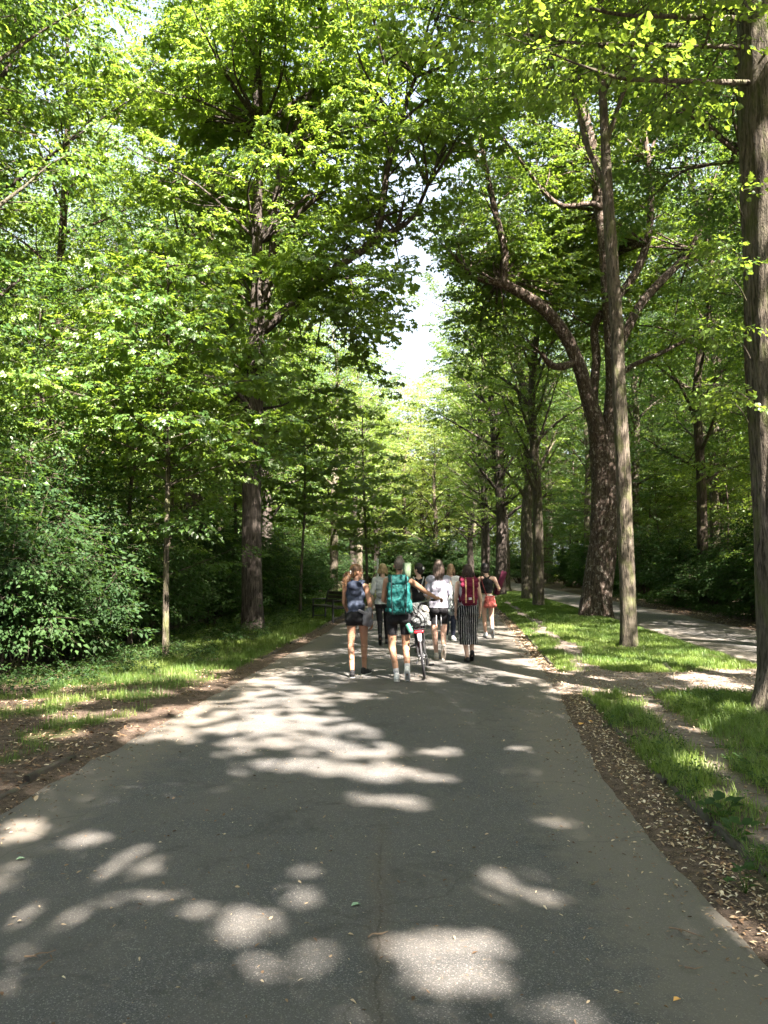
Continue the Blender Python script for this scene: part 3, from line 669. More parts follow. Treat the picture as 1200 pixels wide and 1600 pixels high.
# tree behind the edge tree
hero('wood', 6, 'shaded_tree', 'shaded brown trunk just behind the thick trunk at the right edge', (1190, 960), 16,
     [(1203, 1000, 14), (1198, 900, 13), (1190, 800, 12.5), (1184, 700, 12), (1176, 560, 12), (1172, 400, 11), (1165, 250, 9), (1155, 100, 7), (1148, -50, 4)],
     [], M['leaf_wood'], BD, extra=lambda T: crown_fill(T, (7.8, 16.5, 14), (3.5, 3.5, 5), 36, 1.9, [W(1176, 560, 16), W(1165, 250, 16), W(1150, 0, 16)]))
# the big dark left tree that reaches over the road
def ex6(T):
    o = [W(402, 500, 20.2), W(405, 380, 20.2), W(408, 200, 20.2), W(395, 60, 20.2), W(392, -60, 20.2), W(440, 250, 20.4), W(510, 40, 20.4)]
    crown_fill(T, (-3.6, 20.6, 14.0), (3.6, 3.6, 6.0), 46, 2.0, o, scale=0.95)
    crown_fill(T, (-1.7, 20.2, 15.5), (2.2, 3.2, 4.6), 26, 1.8, o + [W(600, 330, 19.6), W(625, 200, 19.6)], scale=0.95)
    crown_fill(T, W(535, 450, 19.8), (1.0, 1.5, 1.3), 9, 1.0, [W(505, 440, 19.9), W(545, 404, 19.8), W(585, 374, 19.8)], scale=0.95)
    crown_fill(T, W(605, 350, 19.8), (1.1, 1.5, .7), 7, .9, [W(598, 320, 19.7), W(618, 360, 19.8), W(606, 260, 19.7)], scale=0.9)
    crown_fill(T, (1.3, 19.4, 14.6), (1.7, 2.6, 2.6), 16, 1.4, [W(650, 120, 19.6), W(690, 60, 19.6), W(668, 290, 19.6), W(627, 190, 19.6)], scale=0.95)
    crown_fill(T, (-3.6, 20.8, 6.2), (2.2, 1.8, 2.2), 11, 1.6, [W(398, 640, 20.2), W(402, 500, 20.2), W(396, 760, 20.2)], scale=0.95)
    crown_fill(T, (-1.2, 19.4, 8.6), (1.5, 2.2, 1.7), 12, 1.3, [W(490, 450, 19.9), W(545, 405, 19.8), W(590, 375, 19.7)], scale=0.95)
hero('palm', 7, 'chestnut_tree', 'tall dark chestnut on the left verge with a long limb arching over the road', (395, 985), 20.2,
     [(395, 986, 18), (394, 940, 16), (393, 880, 15.5), (393, 800, 15), (394, 720, 14.5), (397, 640, 14), (400, 560, 13), (402, 500, 12), (402, 420, 9), (402, 330, 8), (407, 220, 7), (402, 120, 5.5), (394, 20, 4.5), (388, -100, 3)],
     [([(402, 525, 9), (436, 494, 8.5, -.1), (468, 470, 8, -.2), (505, 440, 7.5, -.3), (545, 404, 7, -.4), (585, 374, 6.5, -.4), (598, 320, 5.5, -.5), (606, 260, 5, -.5), (627, 190, 4, -.6), (650, 120, 3, -.6), (690, 60, 2, -.6)], dict(start=0.5)),
      ([(590, 372, 4.5, -.4), (618, 360, 4, -.4), (645, 340, 3.5, -.5), (668, 290, 3, -.6), (690, 240, 2, -.7)], dict(start=0.4, sec=1.4)),
      ([(404, 500, 8), (420, 450, 8, .1), (427, 390, 7.5, .2), (430, 320, 6.5, .2), (445, 245, 6, .3), (475, 170, 5, .4), (498, 110, 4, .4), (515, 30, 3, .5)], dict(start=0.45)),
      ([(428, 390, 5, .1), (450, 350, 4.5, 0), (500, 305, 4, -.2), (525, 290, 2, -.3)], dict(start=0.4, sec=1.5)),
      ([(396, 650, 4), (370, 610, 4, -.5), (330, 590, 3.5, -1), (290, 580, 2, -1.4)], dict(start=0.3, sec=1.5))],
     M['leaf_maple'], BB, flare=0.2, extra=ex6, k=28)
# saplings on the left verge
def sap(seed, name, label, Y, trunk, zc, rad, n, group, bark=BG):
    def ex(T):
        r = T.r; z0, z1 = zc
        for i in range(n):
            t = (i + .5) / n; z = z0 + (z1 - z0) * t; az = i * 2.4 + r.uniform(-.3, .3)
            x0 = np.interp(z, [p.z for p in P], [p.x for p in P]); q = Vector((float(x0), Y, z))
            L = rad * (1.05 - 0.75 * t) * r.uniform(.7, 1.15) * (0.7 + 0.3 * min(1, t * 6)); d = Vector((math.cos(az), math.sin(az), 0.35))
            T.limb([q, q + d * L * .5, q + d * L + Vector((0, 0, -.12 * L))], [0.02, 0.012, 0.006], 0.15, 0.3, min(0.9, L * .6), 0.24, 5, True, 0.0, 0.3)
    P = [W(a[0], a[1], Y) for a in trunk]
    return hero('sapling', seed, name, label, trunk[0][:2], Y, trunk, [], M['leaf_maple'], bark, extra=ex, flare=0.1, k=10, rough=0.04, group=group)
sap(21, 'young_tree', 'thin young maple with a mossy bare stem left of the thick dark trunk', 14.1,
    [(259, 1030, 5.5), (259, 950, 4.8), (260, 860, 4.4), (262, 760, 4), (263, 660, 3.4), (263, 560, 2.6), (262, 470, 1.8), (262, 400, 1)], (3.1, 7.6), 2.5, 40, None)
sap(22, 'young_tree', 'slender sapling with a pale stem in the grass left of the bench', 26,
    [(469, 962, 2.8), (470, 910, 2.4), (473, 850, 2.1), (476, 790, 1.6), (477, 700, 1)], (2.9, 6.8), 1.9, 26, None)
sap(23, 'young_tree', 'young leafy tree rising behind the bench on the left verge', 33,
    [(575, 945, 2.4), (573, 880, 2.2), (570, 800, 2), (567, 720, 1.6), (566, 640, 1)], (1.9, 8.6), 2.2, 34, None)

# ---- the avenue and the wood: a few kinds, copied
ML, MW, MM, MS = M['leaf_lime'], M['leaf_wood'], M['leaf_maple'], M['leaf_shrub']
AV = [generic('maple', 40, 21, 4.2, 4.6, 0.34, 34, MM, BB, 'avenue_tree', 'x', 'tree', 'g', 0.42, 1.9, 0.30),
      generic('lime', 41, 23, 5.0, 4.6, 0.36, 36, ML, BG, 'avenue_tree', 'x', 'tree', 'g', 0.42, 1.9, 0.30)]
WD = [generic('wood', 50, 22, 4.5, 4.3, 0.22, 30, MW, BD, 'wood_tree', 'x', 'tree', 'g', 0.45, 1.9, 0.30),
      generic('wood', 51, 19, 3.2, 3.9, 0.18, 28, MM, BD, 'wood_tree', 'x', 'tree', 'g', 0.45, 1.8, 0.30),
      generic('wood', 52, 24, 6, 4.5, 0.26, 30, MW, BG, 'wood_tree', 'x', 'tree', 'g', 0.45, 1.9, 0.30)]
YG = [generic('wood', 60, 9.5, 0.9, 2.7, 0.07, 26, MM, BD, 'young_wood_tree', 'x', 'tree', 'g', 0.4, 1.3, 0.3, (0, 35), 8, 0.9),
      generic('wood', 61, 7.5, 0.7, 2.4, 0.06, 22, MW, BD, 'young_wood_tree', 'x', 'tree', 'g', 0.4, 1.3, 0.3, (0, 35), 8, 0.9)]
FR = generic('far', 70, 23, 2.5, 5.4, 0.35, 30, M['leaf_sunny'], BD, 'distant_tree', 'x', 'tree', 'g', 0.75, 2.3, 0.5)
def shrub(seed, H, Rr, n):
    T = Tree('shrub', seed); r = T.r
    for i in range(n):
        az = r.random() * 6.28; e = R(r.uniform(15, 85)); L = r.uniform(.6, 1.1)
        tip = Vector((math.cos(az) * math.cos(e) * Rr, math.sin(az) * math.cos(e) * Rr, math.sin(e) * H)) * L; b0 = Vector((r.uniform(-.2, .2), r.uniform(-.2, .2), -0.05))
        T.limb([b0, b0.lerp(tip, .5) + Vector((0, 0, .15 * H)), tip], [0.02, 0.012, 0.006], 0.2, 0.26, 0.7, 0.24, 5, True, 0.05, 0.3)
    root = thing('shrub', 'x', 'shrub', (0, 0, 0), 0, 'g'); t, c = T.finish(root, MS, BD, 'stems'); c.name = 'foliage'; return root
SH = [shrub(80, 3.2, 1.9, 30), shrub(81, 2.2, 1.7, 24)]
used = set()
def put(src, x, y, label, group, s=1.0, sz=None, rz=None):
    first = src.name not in used; used.add(src.name)
    return place(src, x, y, random.uniform(0, 6.28) if rz is None else rz, s, sz, label, group, first)

def zone(x, y):
    a = abs(x) / y
    return (', nearest the camera' if y < 16 else ', level with the walkers' if y < 26 else ', in the middle distance' if y < 45 else ', far down the avenue') + ('' if a < .38 else ', deep among trees')
# right row of the avenue
ORD = 'zeroth first second third fourth fifth sixth seventh eighth ninth tenth eleventh'.split()
lab = ['tall straight trunk with a dark mossy foot, first beyond the leaning tree', 'crooked trunk lit on its bend, second beyond the leaning tree',
       'thick straight trunk at the start of the far right row', None]
RA = [(6.3, 31.5, 1, .62), (7.1, 38, 1, .9), (6.5, 43.5, 0, 1.0), (7.9, 50, 1, .9), (7.3, 56, 0, .95), (8.3, 63, 1, .95), (8.0, 70, 0, .95), (9.0, 78, 1, 1), (9.2, 87, 0, 1), (10.2, 96, 1, 1)]
for i, (x, y, k, s) in enumerate(RA):
    o = put(AV[k], x, y, lab[i] if i < 3 else '%s trunk beyond the leaning tree in the row along the right of the road' % ORD[i + 1], 'avenue trees right of the road' if i > 2 else None, s, 0.95 if i == 0 else s * random.uniform(.9, 1.05))
    if i < 3 and 'group' in o: del o['group']
LA = [(-1.9, 47, 1, .8), (-1.0, 57, 0, .85), (-0.9, 66, 1, .9), (0.3, 76, 0, .9), (0.9, 86, 1, 1), (1.6, 97, 0, 1)]
for i, (x, y, k, s) in enumerate(LA):
    o = put(AV[k], x - 1.2, y, '%s avenue trunk beyond the bench along the left of the road' % ORD[i + 1], 'avenue trees left of the road', s, s * .95)
# light spots as pixel ellipses; unseen crowns behind the viewpoint are cut open to match
SPOTS = """30,1300,45,20 135,1317,32,12 20,1370,30,25 215,1345,40,20 195,1375,60,25 255,1395,45,20 150,1400,60,25 75,1440,55,28 20,1450,25,20 5,1545,15,22 310,1427,25,12 350,1435,40,20
400,1450,45,25 360,1470,30,15 425,1510,40,30 470,1520,25,20 495,1495,30,20 325,1521,33,24 477,1370,25,13 470,1408,28,18 515,1412,15,10 540,1352,12,6 575,1352,14,7 445,1305,15,6
800,1385,55,30 850,1400,45,15 770,1425,45,25 790,1445,60,20 730,1455,50,20 760,1480,30,25 700,1480,50,30 640,1490,40,25 690,1530,60,30 740,1530,35,25 870,1570,70,35 930,1590,70,25 930,1500,15,10
1150,1590,35,12 1140,1440,30,15 1185,1470,20,20 605,1255,55,8 555,1252,15,8 640,1262,25,8 685,1178,25,6 930,1305,18,6 810,1172,15,4 870,1290,30,8
300,1115,60,15 240,1140,40,14 290,1150,60,10 350,1105,50,10 440,1085,50,10 400,1100,45,10 450,1110,60,15 480,1130,50,15 520,1150,60,15 560,1175,50,12 500,1190,60,14 550,1205,60,12 610,1215,60,10
660,1222,40,6 390,1140,50,10 360,1160,30,8 420,1165,40,8 370,1180,30,6 390,1195,20,8 430,1200,25,8 375,1212,15,5 470,1050,60,6 430,1065,40,6 480,1025,40,5 540,1092,50,6 590,1055,60,6 700,1060,70,7
760,1045,80,6 820,1050,70,6 850,1035,60,5 690,1040,40,5 780,1068,60,5 870,1065,70,7 930,1080,60,6 770,1000,40,5 800,985,30,8 985,1085,60,6 1090,1062,35,5 1120,1052,40,4 1020,1105,60,5 640,1025,70,6
560,1020,50,5 610,1005,60,5 690,1010,60,5 740,1020,50,5 150,1120,70,7 60,1100,70,8 130,1065,80,7 40,1062,60,6 210,1085,50,6 250,1060,60,5 90,1150,40,6 300,1050,50,4 230,1010,70,5 330,1010,60,4 430,1000,50,5
1080,1205,30,8 1110,1255,25,8 1150,1190,40,8 1060,1150,50,6 1160,1120,40,6 920,1040,60,5 860,1010,50,5 990,1035,40,4 560,990,60,5 660,985,60,5 740,980,60,5 880,985,60,9 945,997,60,9 845,972,50,8 1005,1003,50,7 905,1000,60,8 1100,1000,60,4 1050,985,60,4 965,962,60,4 1150,1015,40,3 1010,973,50,3 900,945,60,4 1020,1045,40,5 1090,1040,40,5 1130,1075,40,6"""
SP = []
for t in SPOTS.split():
    a_, b_, c_, d_ = map(float, t.split(',')); g = G(a_, b_); g1 = G(a_, b_ - d_); g2 = G(a_, b_ + d_)
    SP.append((g.x, g.y, max(.03, c_ / F_PX * g.y + .01), max(.07, (g1.y - g2.y) / 2)))
SP = np.array(SP); fs = SP[:, 1] > 6; SP[fs, 2] = np.maximum(.10, SP[fs, 2] * 1.2); SP[fs, 3] = np.maximum(.14, SP[fs, 3] * 1.35)
def opening(q):  # true where a leaf is cut away so sun lands on a set spot
    k = q[:, 2] / sd.z; gx = q[:, 0] - sd.x * k; gy = q[:, 1] - sd.y * k; out = np.zeros(len(gx), bool)
    for (a_, b_, c_, d_) in SP: out |= ((gx - a_) / c_) ** 2 + ((gy - b_) / d_) ** 2 < 1
    return out & (vnoise(gx * 7, gy * 6, 91) > 0.30)
# unseen trees added behind the camera, crowns cut open to dapple the road
BK = [(-5.0, 2.2), (7.8, -1.0), (2.7, -5.6), (8.3, -9), (8.2, -25), (0.5, -18), (4.4, -8.6), (4.2, -15.5), (4.0, -23), (-4.6, -4.5), (-4.4, -12), (10.8, -5), (10.2, 3.0), (11.5, -12), (9.5, -18.5)]
for i, (x, y) in enumerate(BK):
    generic(('lime', 'maple')[i % 2], 300 + i, 21, 9.0, 5.2, 0.36, 34, (ML, MM)[i % 2], (BG, BB)[i % 2], 'added_shade_tree', 'unseen tree added behind the photographer to shade and dapple the road', 'tree', 'unseen trees added behind the viewpoint', 0.42, 2.0, 0.27, loc=(x, y, 0), opening=opening)
for (x, y, k, q) in ((-7.6, 9.5, 1, .85), (-9.5, 15.5, 0, .95), (-6.6, 26.5, 1, .9), (-5.6, 36, 0, .85)):
    put(AV[k], x, y, {9.5: 'tree whose dark leaves fill the upper left corner', 15.5: 'tree behind the corner leaves on the left, its trunk hidden by shrubs', 26.5: 'leafy tree standing behind the dark chestnut trunk', 36: 'leafy tree left of the bench at the edge of the wood'}[y], None, q)
# wood on the right, beyond the side path
RW = []
def spread(n, f, dmin, seed, accept):
    r = random.Random(seed); out = []; tries = 0
    while len(out) < n and tries < 60000:
        tries += 1; p = f(r)
        if accept(*p) and all((p[0] - q[0]) ** 2 + (p[1] - q[1]) ** 2 > dmin ** 2 for q in out): out.append(p)
    return out
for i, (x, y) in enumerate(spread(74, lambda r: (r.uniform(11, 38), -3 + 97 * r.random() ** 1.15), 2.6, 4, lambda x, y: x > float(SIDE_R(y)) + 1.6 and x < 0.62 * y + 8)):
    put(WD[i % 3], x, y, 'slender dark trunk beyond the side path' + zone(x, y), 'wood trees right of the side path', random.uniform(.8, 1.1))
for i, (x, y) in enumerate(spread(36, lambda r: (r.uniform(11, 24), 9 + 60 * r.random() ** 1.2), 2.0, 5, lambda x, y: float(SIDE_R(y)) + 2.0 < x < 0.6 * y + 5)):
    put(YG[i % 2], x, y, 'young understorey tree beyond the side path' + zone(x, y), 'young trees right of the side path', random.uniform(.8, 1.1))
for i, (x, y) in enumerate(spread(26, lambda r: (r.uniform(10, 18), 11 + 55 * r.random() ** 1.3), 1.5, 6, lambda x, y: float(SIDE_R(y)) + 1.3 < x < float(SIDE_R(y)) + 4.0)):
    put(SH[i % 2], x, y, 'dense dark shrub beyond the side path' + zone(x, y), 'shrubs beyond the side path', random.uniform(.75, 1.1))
# wood on the left
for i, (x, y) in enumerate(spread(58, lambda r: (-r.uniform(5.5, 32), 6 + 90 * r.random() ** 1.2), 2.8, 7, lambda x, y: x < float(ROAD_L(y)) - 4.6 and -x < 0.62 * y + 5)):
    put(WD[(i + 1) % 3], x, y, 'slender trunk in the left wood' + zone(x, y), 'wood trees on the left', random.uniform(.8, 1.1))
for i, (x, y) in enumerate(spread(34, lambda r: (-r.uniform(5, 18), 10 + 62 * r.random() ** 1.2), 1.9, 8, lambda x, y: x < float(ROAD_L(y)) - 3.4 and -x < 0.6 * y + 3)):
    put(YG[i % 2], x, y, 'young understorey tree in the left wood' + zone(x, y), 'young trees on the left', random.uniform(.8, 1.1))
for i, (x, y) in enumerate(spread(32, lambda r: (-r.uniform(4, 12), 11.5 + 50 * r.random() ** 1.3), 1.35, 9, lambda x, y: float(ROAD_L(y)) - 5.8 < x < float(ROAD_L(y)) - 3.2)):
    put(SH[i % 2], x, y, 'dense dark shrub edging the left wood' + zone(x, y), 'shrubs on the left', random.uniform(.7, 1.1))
# the far end, where the road bends away
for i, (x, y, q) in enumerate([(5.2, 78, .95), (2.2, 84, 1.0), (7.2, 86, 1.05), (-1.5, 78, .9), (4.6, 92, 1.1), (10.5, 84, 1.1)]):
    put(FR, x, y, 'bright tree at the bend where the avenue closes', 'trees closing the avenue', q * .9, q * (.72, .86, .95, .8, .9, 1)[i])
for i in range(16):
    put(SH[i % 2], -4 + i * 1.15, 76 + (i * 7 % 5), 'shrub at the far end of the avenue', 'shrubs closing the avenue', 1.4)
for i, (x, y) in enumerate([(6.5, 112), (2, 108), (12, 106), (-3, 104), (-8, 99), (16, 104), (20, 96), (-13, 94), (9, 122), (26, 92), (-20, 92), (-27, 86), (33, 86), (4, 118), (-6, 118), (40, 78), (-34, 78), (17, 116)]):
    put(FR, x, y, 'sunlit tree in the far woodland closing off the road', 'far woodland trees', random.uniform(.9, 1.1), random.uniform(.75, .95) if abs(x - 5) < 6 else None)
def mass():
    f = Foliage('far'); r = random.Random(5)
    for i in range(15000):
        a = r.uniform(-0.95, 0.95); d = r.uniform(104, 126) if abs(a) < .35 else r.uniform(46, 66) / max(.4, abs(math.sin(a))); zt = 17 if abs(a) < .35 else 24
        x, y = math.sin(a) * d + 6, math.cos(a) * d
        f.add((x, y, zt * r.random() ** .9), r.uniform(0, 6.28), r.uniform(-.3, .3), r.gauss(0, .25), r.uniform(1.6, 2.6))
    o = obj('far_woodland', f.mesh('far_woodland', ML, BD, 3)); tag(o, 'unbroken mass of sunlit leaves behind the farthest trees', 'woodland', kind='stuff')
mass()
# low weeds along the foot of the left wood
def weeds():
    f = Foliage('shrub'); r = random.Random(6)
    for i in range(5200):
        y = 9.5 + 38 * r.random() ** 1.4; x = float(ROAD_L(y)) - r.uniform(1.2 + (12.5 - min(y, 12.5)) * .6, 6.5)
        if y < 12 and r.random() < .25: continue
        if fbm(x * .9, y * .9, 12) < .42: continue
        f.add((x, y, float(height(x, y)) + r.uniform(.02, .22)), r.uniform(0, 6.28), r.uniform(-.1, .7), r.gauss(0, .3), r.uniform(.3, .6))
    o = obj('undergrowth', f.mesh('undergrowth', MS, BD, 4)); tag(o, 'low leafy weeds and ivy at the foot of the left wood', 'undergrowth', kind='stuff')
    f = Foliage('shrub')
    for i in range(1500):
        y = r.uniform(2.5, 10.4); x = float(KERB_R(y)) + r.uniform(-.02, 4.2)
        if float(grass_cover(x, y)) < .3 or fbm(x * 1.5, y * 1.5, 18) < .46: continue
        f.add((x, y, float(height(x, y)) + r.uniform(.01, .07)), r.uniform(0, 6.28), r.uniform(0, .8), r.gauss(0, .3), r.uniform(.14, .30))
    o = obj('weeds', f.mesh('weeds', MS, BD, 6)); tag(o, 'small leafy weeds mixed into the grass right of the kerb', 'weeds', kind='stuff')
    f = Foliage('shrub')
    for i in range(2600):
        y = 12 + 34 * r.random() ** 1.4; x = float(SIDE_R(y)) + r.uniform(0.7, 3.5)
        f.add((x, y, float(height(x, y)) + r.uniform(.02, .3)), r.uniform(0, 6.28), r.uniform(-.1, .7), r.gauss(0, .3), r.uniform(.35, .7))
    o = obj('undergrowth', f.mesh('undergrowth', MS, BD, 5)); tag(o, 'low leafy weeds beyond the side path at the foot of the right wood', 'undergrowth', kind='stuff')
weeds()
# ------------------------------------------------------------------ bodies: closed shapes fused into one skin
def cap_mesh(p0, r0, p1, r1, k=14):
    p0, p1 = np.array(p0, float), np.array(p1, float); d = p1 - p0; L = np.linalg.norm(d) + 1e-9; d = d / L
    a = np.cross(d, [0, 0, 1]) if abs(d[2]) < .9 else np.cross(d, [0, 1, 0]); a /= np.linalg.norm(a); b = np.cross(d, a)
    rings = [(-r0 * math.cos(t), r0 * math.sin(t)) for t in (0.35, 0.8, 1.2)] + [(0, r0), (L, r1)] + [(L + r1 * math.cos(t), r1 * math.sin(t)) for t in (1.2, 0.8, 0.35)]
    V = [p0 - d * r0]
    for s, r in rings:
        for i in range(k):
            t = i * 2 * math.pi / k; V.append(p0 + d * s + (a * math.cos(t) + b * math.sin(t)) * r)
    V.append(p1 + d * r1); F = []
    for i in range(k): F.append((0, 1 + (i + 1) % k, 1 + i))
    for j in range(len(rings) - 1):
        for i in range(k):
            u, v = 1 + j * k + i, 1 + j * k + (i + 1) % k; F.append((u, v, v + k, u + k))
    e = len(V) - 1
    for i in range(k): F.append((e, e - k + i, e - k + (i + 1) % k))
    return V, F
def ell_mesh(c, r, rot=None, k=16):
    V, F = [], []; m = np.array(Euler(rot).to_matrix()) if rot else np.eye(3); n = 10; c = np.array(c, float)
    for j in range(n + 1):
        ph = math.pi * j / n
        if j in (0, n): V.append(c + m @ np.array([0, 0, r[2] * (1 if j == 0 else -1)])); continue
        for i in range(k):
            t = i * 2 * math.pi / k; V.append(c + m @ np.array([r[0] * math.sin(ph) * math.cos(t), r[1] * math.sin(ph) * math.sin(t), r[2] * math.cos(ph)]))
    for i in range(k): F.append((0, 1 + i, 1 + (i + 1) % k))
    for j in range(n - 2):
        for i in range(k):
            u, v = 1 + j * k + i, 1 + j * k + (i + 1) % k; F.append((u, u + k, v + k, v))
    e = len(V) - 1
    for i in range(k): F.append((e, e - k + (i + 1) % k, e - k + i))
    return V, F
def fuse(name, prims, m, parent=None, vox=0.008, smooth=4, wr=0.0, ztop=None, zbot=None, cuts=(), sm=True):
    """prims: ('c', p0, r0, p1, r1) or ('e', centre, radii[, rot]); one continuous closed surface"""
    V, F = [], []
    for p in prims:
        v, f = cap_mesh(*p[1:]) if p[0] == 'c' else ell_mesh(*p[1:]); b = len(V); V += [tuple(x) for x in v]; F += [tuple(i + b for i in q) for q in f]
    me = bpy.data.meshes.new(name); me.from_pydata(V, [], F); o = bpy.data.objects.new(name, me); C.objects.link(o)
    rm = o.modifiers.new('r', 'REMESH'); rm.mode = 'VOXEL'; rm.voxel_size = vox; rm.adaptivity = 0
    if smooth: s_ = o.modifiers.new('s', 'SMOOTH'); s_.iterations = smooth; s_.factor = 0.5
    dg = bpy.context.evaluated_depsgraph_get(); me2 = bpy.data.meshes.new_from_object(o.evaluated_get(dg)); me2.name = name
    o.modifiers.clear(); o.data = me2; bpy.data.meshes.remove(me)
    if wr:
        n_ = len(me2.vertices); co = np.empty(n_ * 3, np.float32); me2.vertices.foreach_get('co', co); co = co.reshape(-1, 3); no = np.empty(n_ * 3, np.float32); me2.vertex_normals.foreach_get('vector', no); no = no.reshape(-1, 3)
        q = co + 30; f = fbm(q[:, 0] * 7 + q[:, 2] * 5, q[:, 2] * 11 + q[:, 1] * 6, 5, 2) - .5; g = np.abs(fbm(q[:, 0] * 13 - q[:, 2] * 9, q[:, 2] * 7 + q[:, 1] * 9, 8, 2) - .5)
        co = co + no * ((f * 1.6 - g * 1.8 + .15) * wr)[:, None]; me2.vertices.foreach_set('co', co.ravel()); me2.update()
    bm = bmesh.new(); bm.from_mesh(me2)
    cl = list(cuts)
    if ztop is not None: cl.append(((0, 0, ztop), (0, 0, 1)))
    if zbot is not None: cl.append(((0, 0, zbot), (0, 0, -1)))
    for co, no in cl: bmesh.ops.bisect_plane(bm, geom=bm.verts[:] + bm.edges[:] + bm.faces[:], plane_co=co, plane_no=no, clear_outer=True)
    for f in bm.faces: f.smooth = sm
    bm.to_mesh(me2); bm.free(); me2.materials.clear(); me2.materials.append(m)
    if parent: o.parent = parent
    return o

def cloth(name, c, c2=None, rough=0.85, fold=0.5, scale=9, stripes=None, spec=0.2):
    dk_ = 0.68; c = tuple(x * dk_ for x in c); c2 = tuple(x * dk_ for x in c2) if c2 else None
    m = mat(name, rough, spec); n = N(m); v = n.coord('Object', (1, 1, 0.6))
    f = n.noise(v, scale, 4, 0.6, 0.8); f2 = n.noise(n.coord('Object'), 160, 2)
    col = n.mix(f2, tuple(x * 0.85 for x in c), c)
    if c2: col = n.mix(n.ramp(f, [(0.4, 0.0), (0.65, 1.0)]), col, c2)
    if stripes:
        sx = n.new('ShaderNodeSeparateXYZ'); n.link(n.coord('Object'), sx.inputs[0])
        wv = n.math('SINE', n.math('MULTIPLY', n.math('ADD', sx.outputs[0], n.math('MULTIPLY', f, 0.03)), 2 * math.pi / stripes[1]))
        col = n.mix(n.ramp(n.math('ADD', n.math('MULTIPLY', wv, 0.5), 0.5), [(0.86, 0.0), (0.92, 1.0)]), col, stripes[0])
    n.link(col, n.b.inputs['Base Color']); n.bump(n.math('ADD', n.math('MULTIPLY', f, 2.0), n.math('MULTIPLY', f2, 0.1)), fold, 0.025)
    return m
def skin_mat(name, c):
    c = tuple(x * .72 for x in c); m = mat(name, 0.5, 0.35); n = N(m); f = n.noise(n.coord('Object'), 25, 3)
    n.link(n.mix(f, tuple(x * 0.88 for x in c), c), n.b.inputs['Base Color'])
    n.b.inputs['Subsurface Weight'].default_value = 0.12; n.b.inputs['Subsurface Radius'].default_value = (0.02, 0.008, 0.004); n.b.inputs['Subsurface Scale'].default_value = 0.5
    return m
def hair_mat(name, c, c2):
    c = tuple(x * .5 for x in c); c2 = tuple(x * .5 for x in c2); m = mat(name, 0.5, 0.3); n = N(m)
    f = n.noise(n.coord('Object', (60, 60, 3)), 1.0, 4, 0.6); g = n.noise(n.coord('Object', (1, 1, 1)), 7, 2)
    n.link(n.mix(n.ramp(n.math('ADD', n.math('MULTIPLY', f, .5), n.math('MULTIPLY', g, .5)), [(0.4, 0.0), (0.62, 1.0)]), c, c2), n.b.inputs['Base Color'])
    n.bump(f, 0.5, 0.01); return m
def plain(name, c, rough=0.5, spec=0.4, metal=0.0):
    c = tuple(x * .8 for x in c); m = mat(name, rough, spec); n = N(m); f = n.noise(n.coord('Object'), 40, 3)
    n.link(n.mix(f, tuple(x * 0.8 for x in c), c), n.b.inputs['Base Color']); n.b.inputs['Metallic'].default_value = metal; return m
P_ = dict(white=plain('eye_white', (0.8, 0.78, 0.75), 0.3), iris=plain('iris', (0.05, 0.03, 0.02), 0.2), lip=plain('lip', (0.5, 0.2, 0.17), 0.4),
          black=plain('black_rubber', (0.018, 0.018, 0.02), 0.6), sole=plain('shoe_sole', (0.72, 0.70, 0.66), 0.7), tan=plain('tan_leather', (0.50, 0.30, 0.15), 0.6),
          steel=plain('steel', (0.55, 0.56, 0.58), 0.3, 0.5, 1.0), red=plain('red_plastic', (0.55, 0.02, 0.03), 0.3), wpaint=plain('white_paint', (0.72, 0.74, 0.76), 0.35))

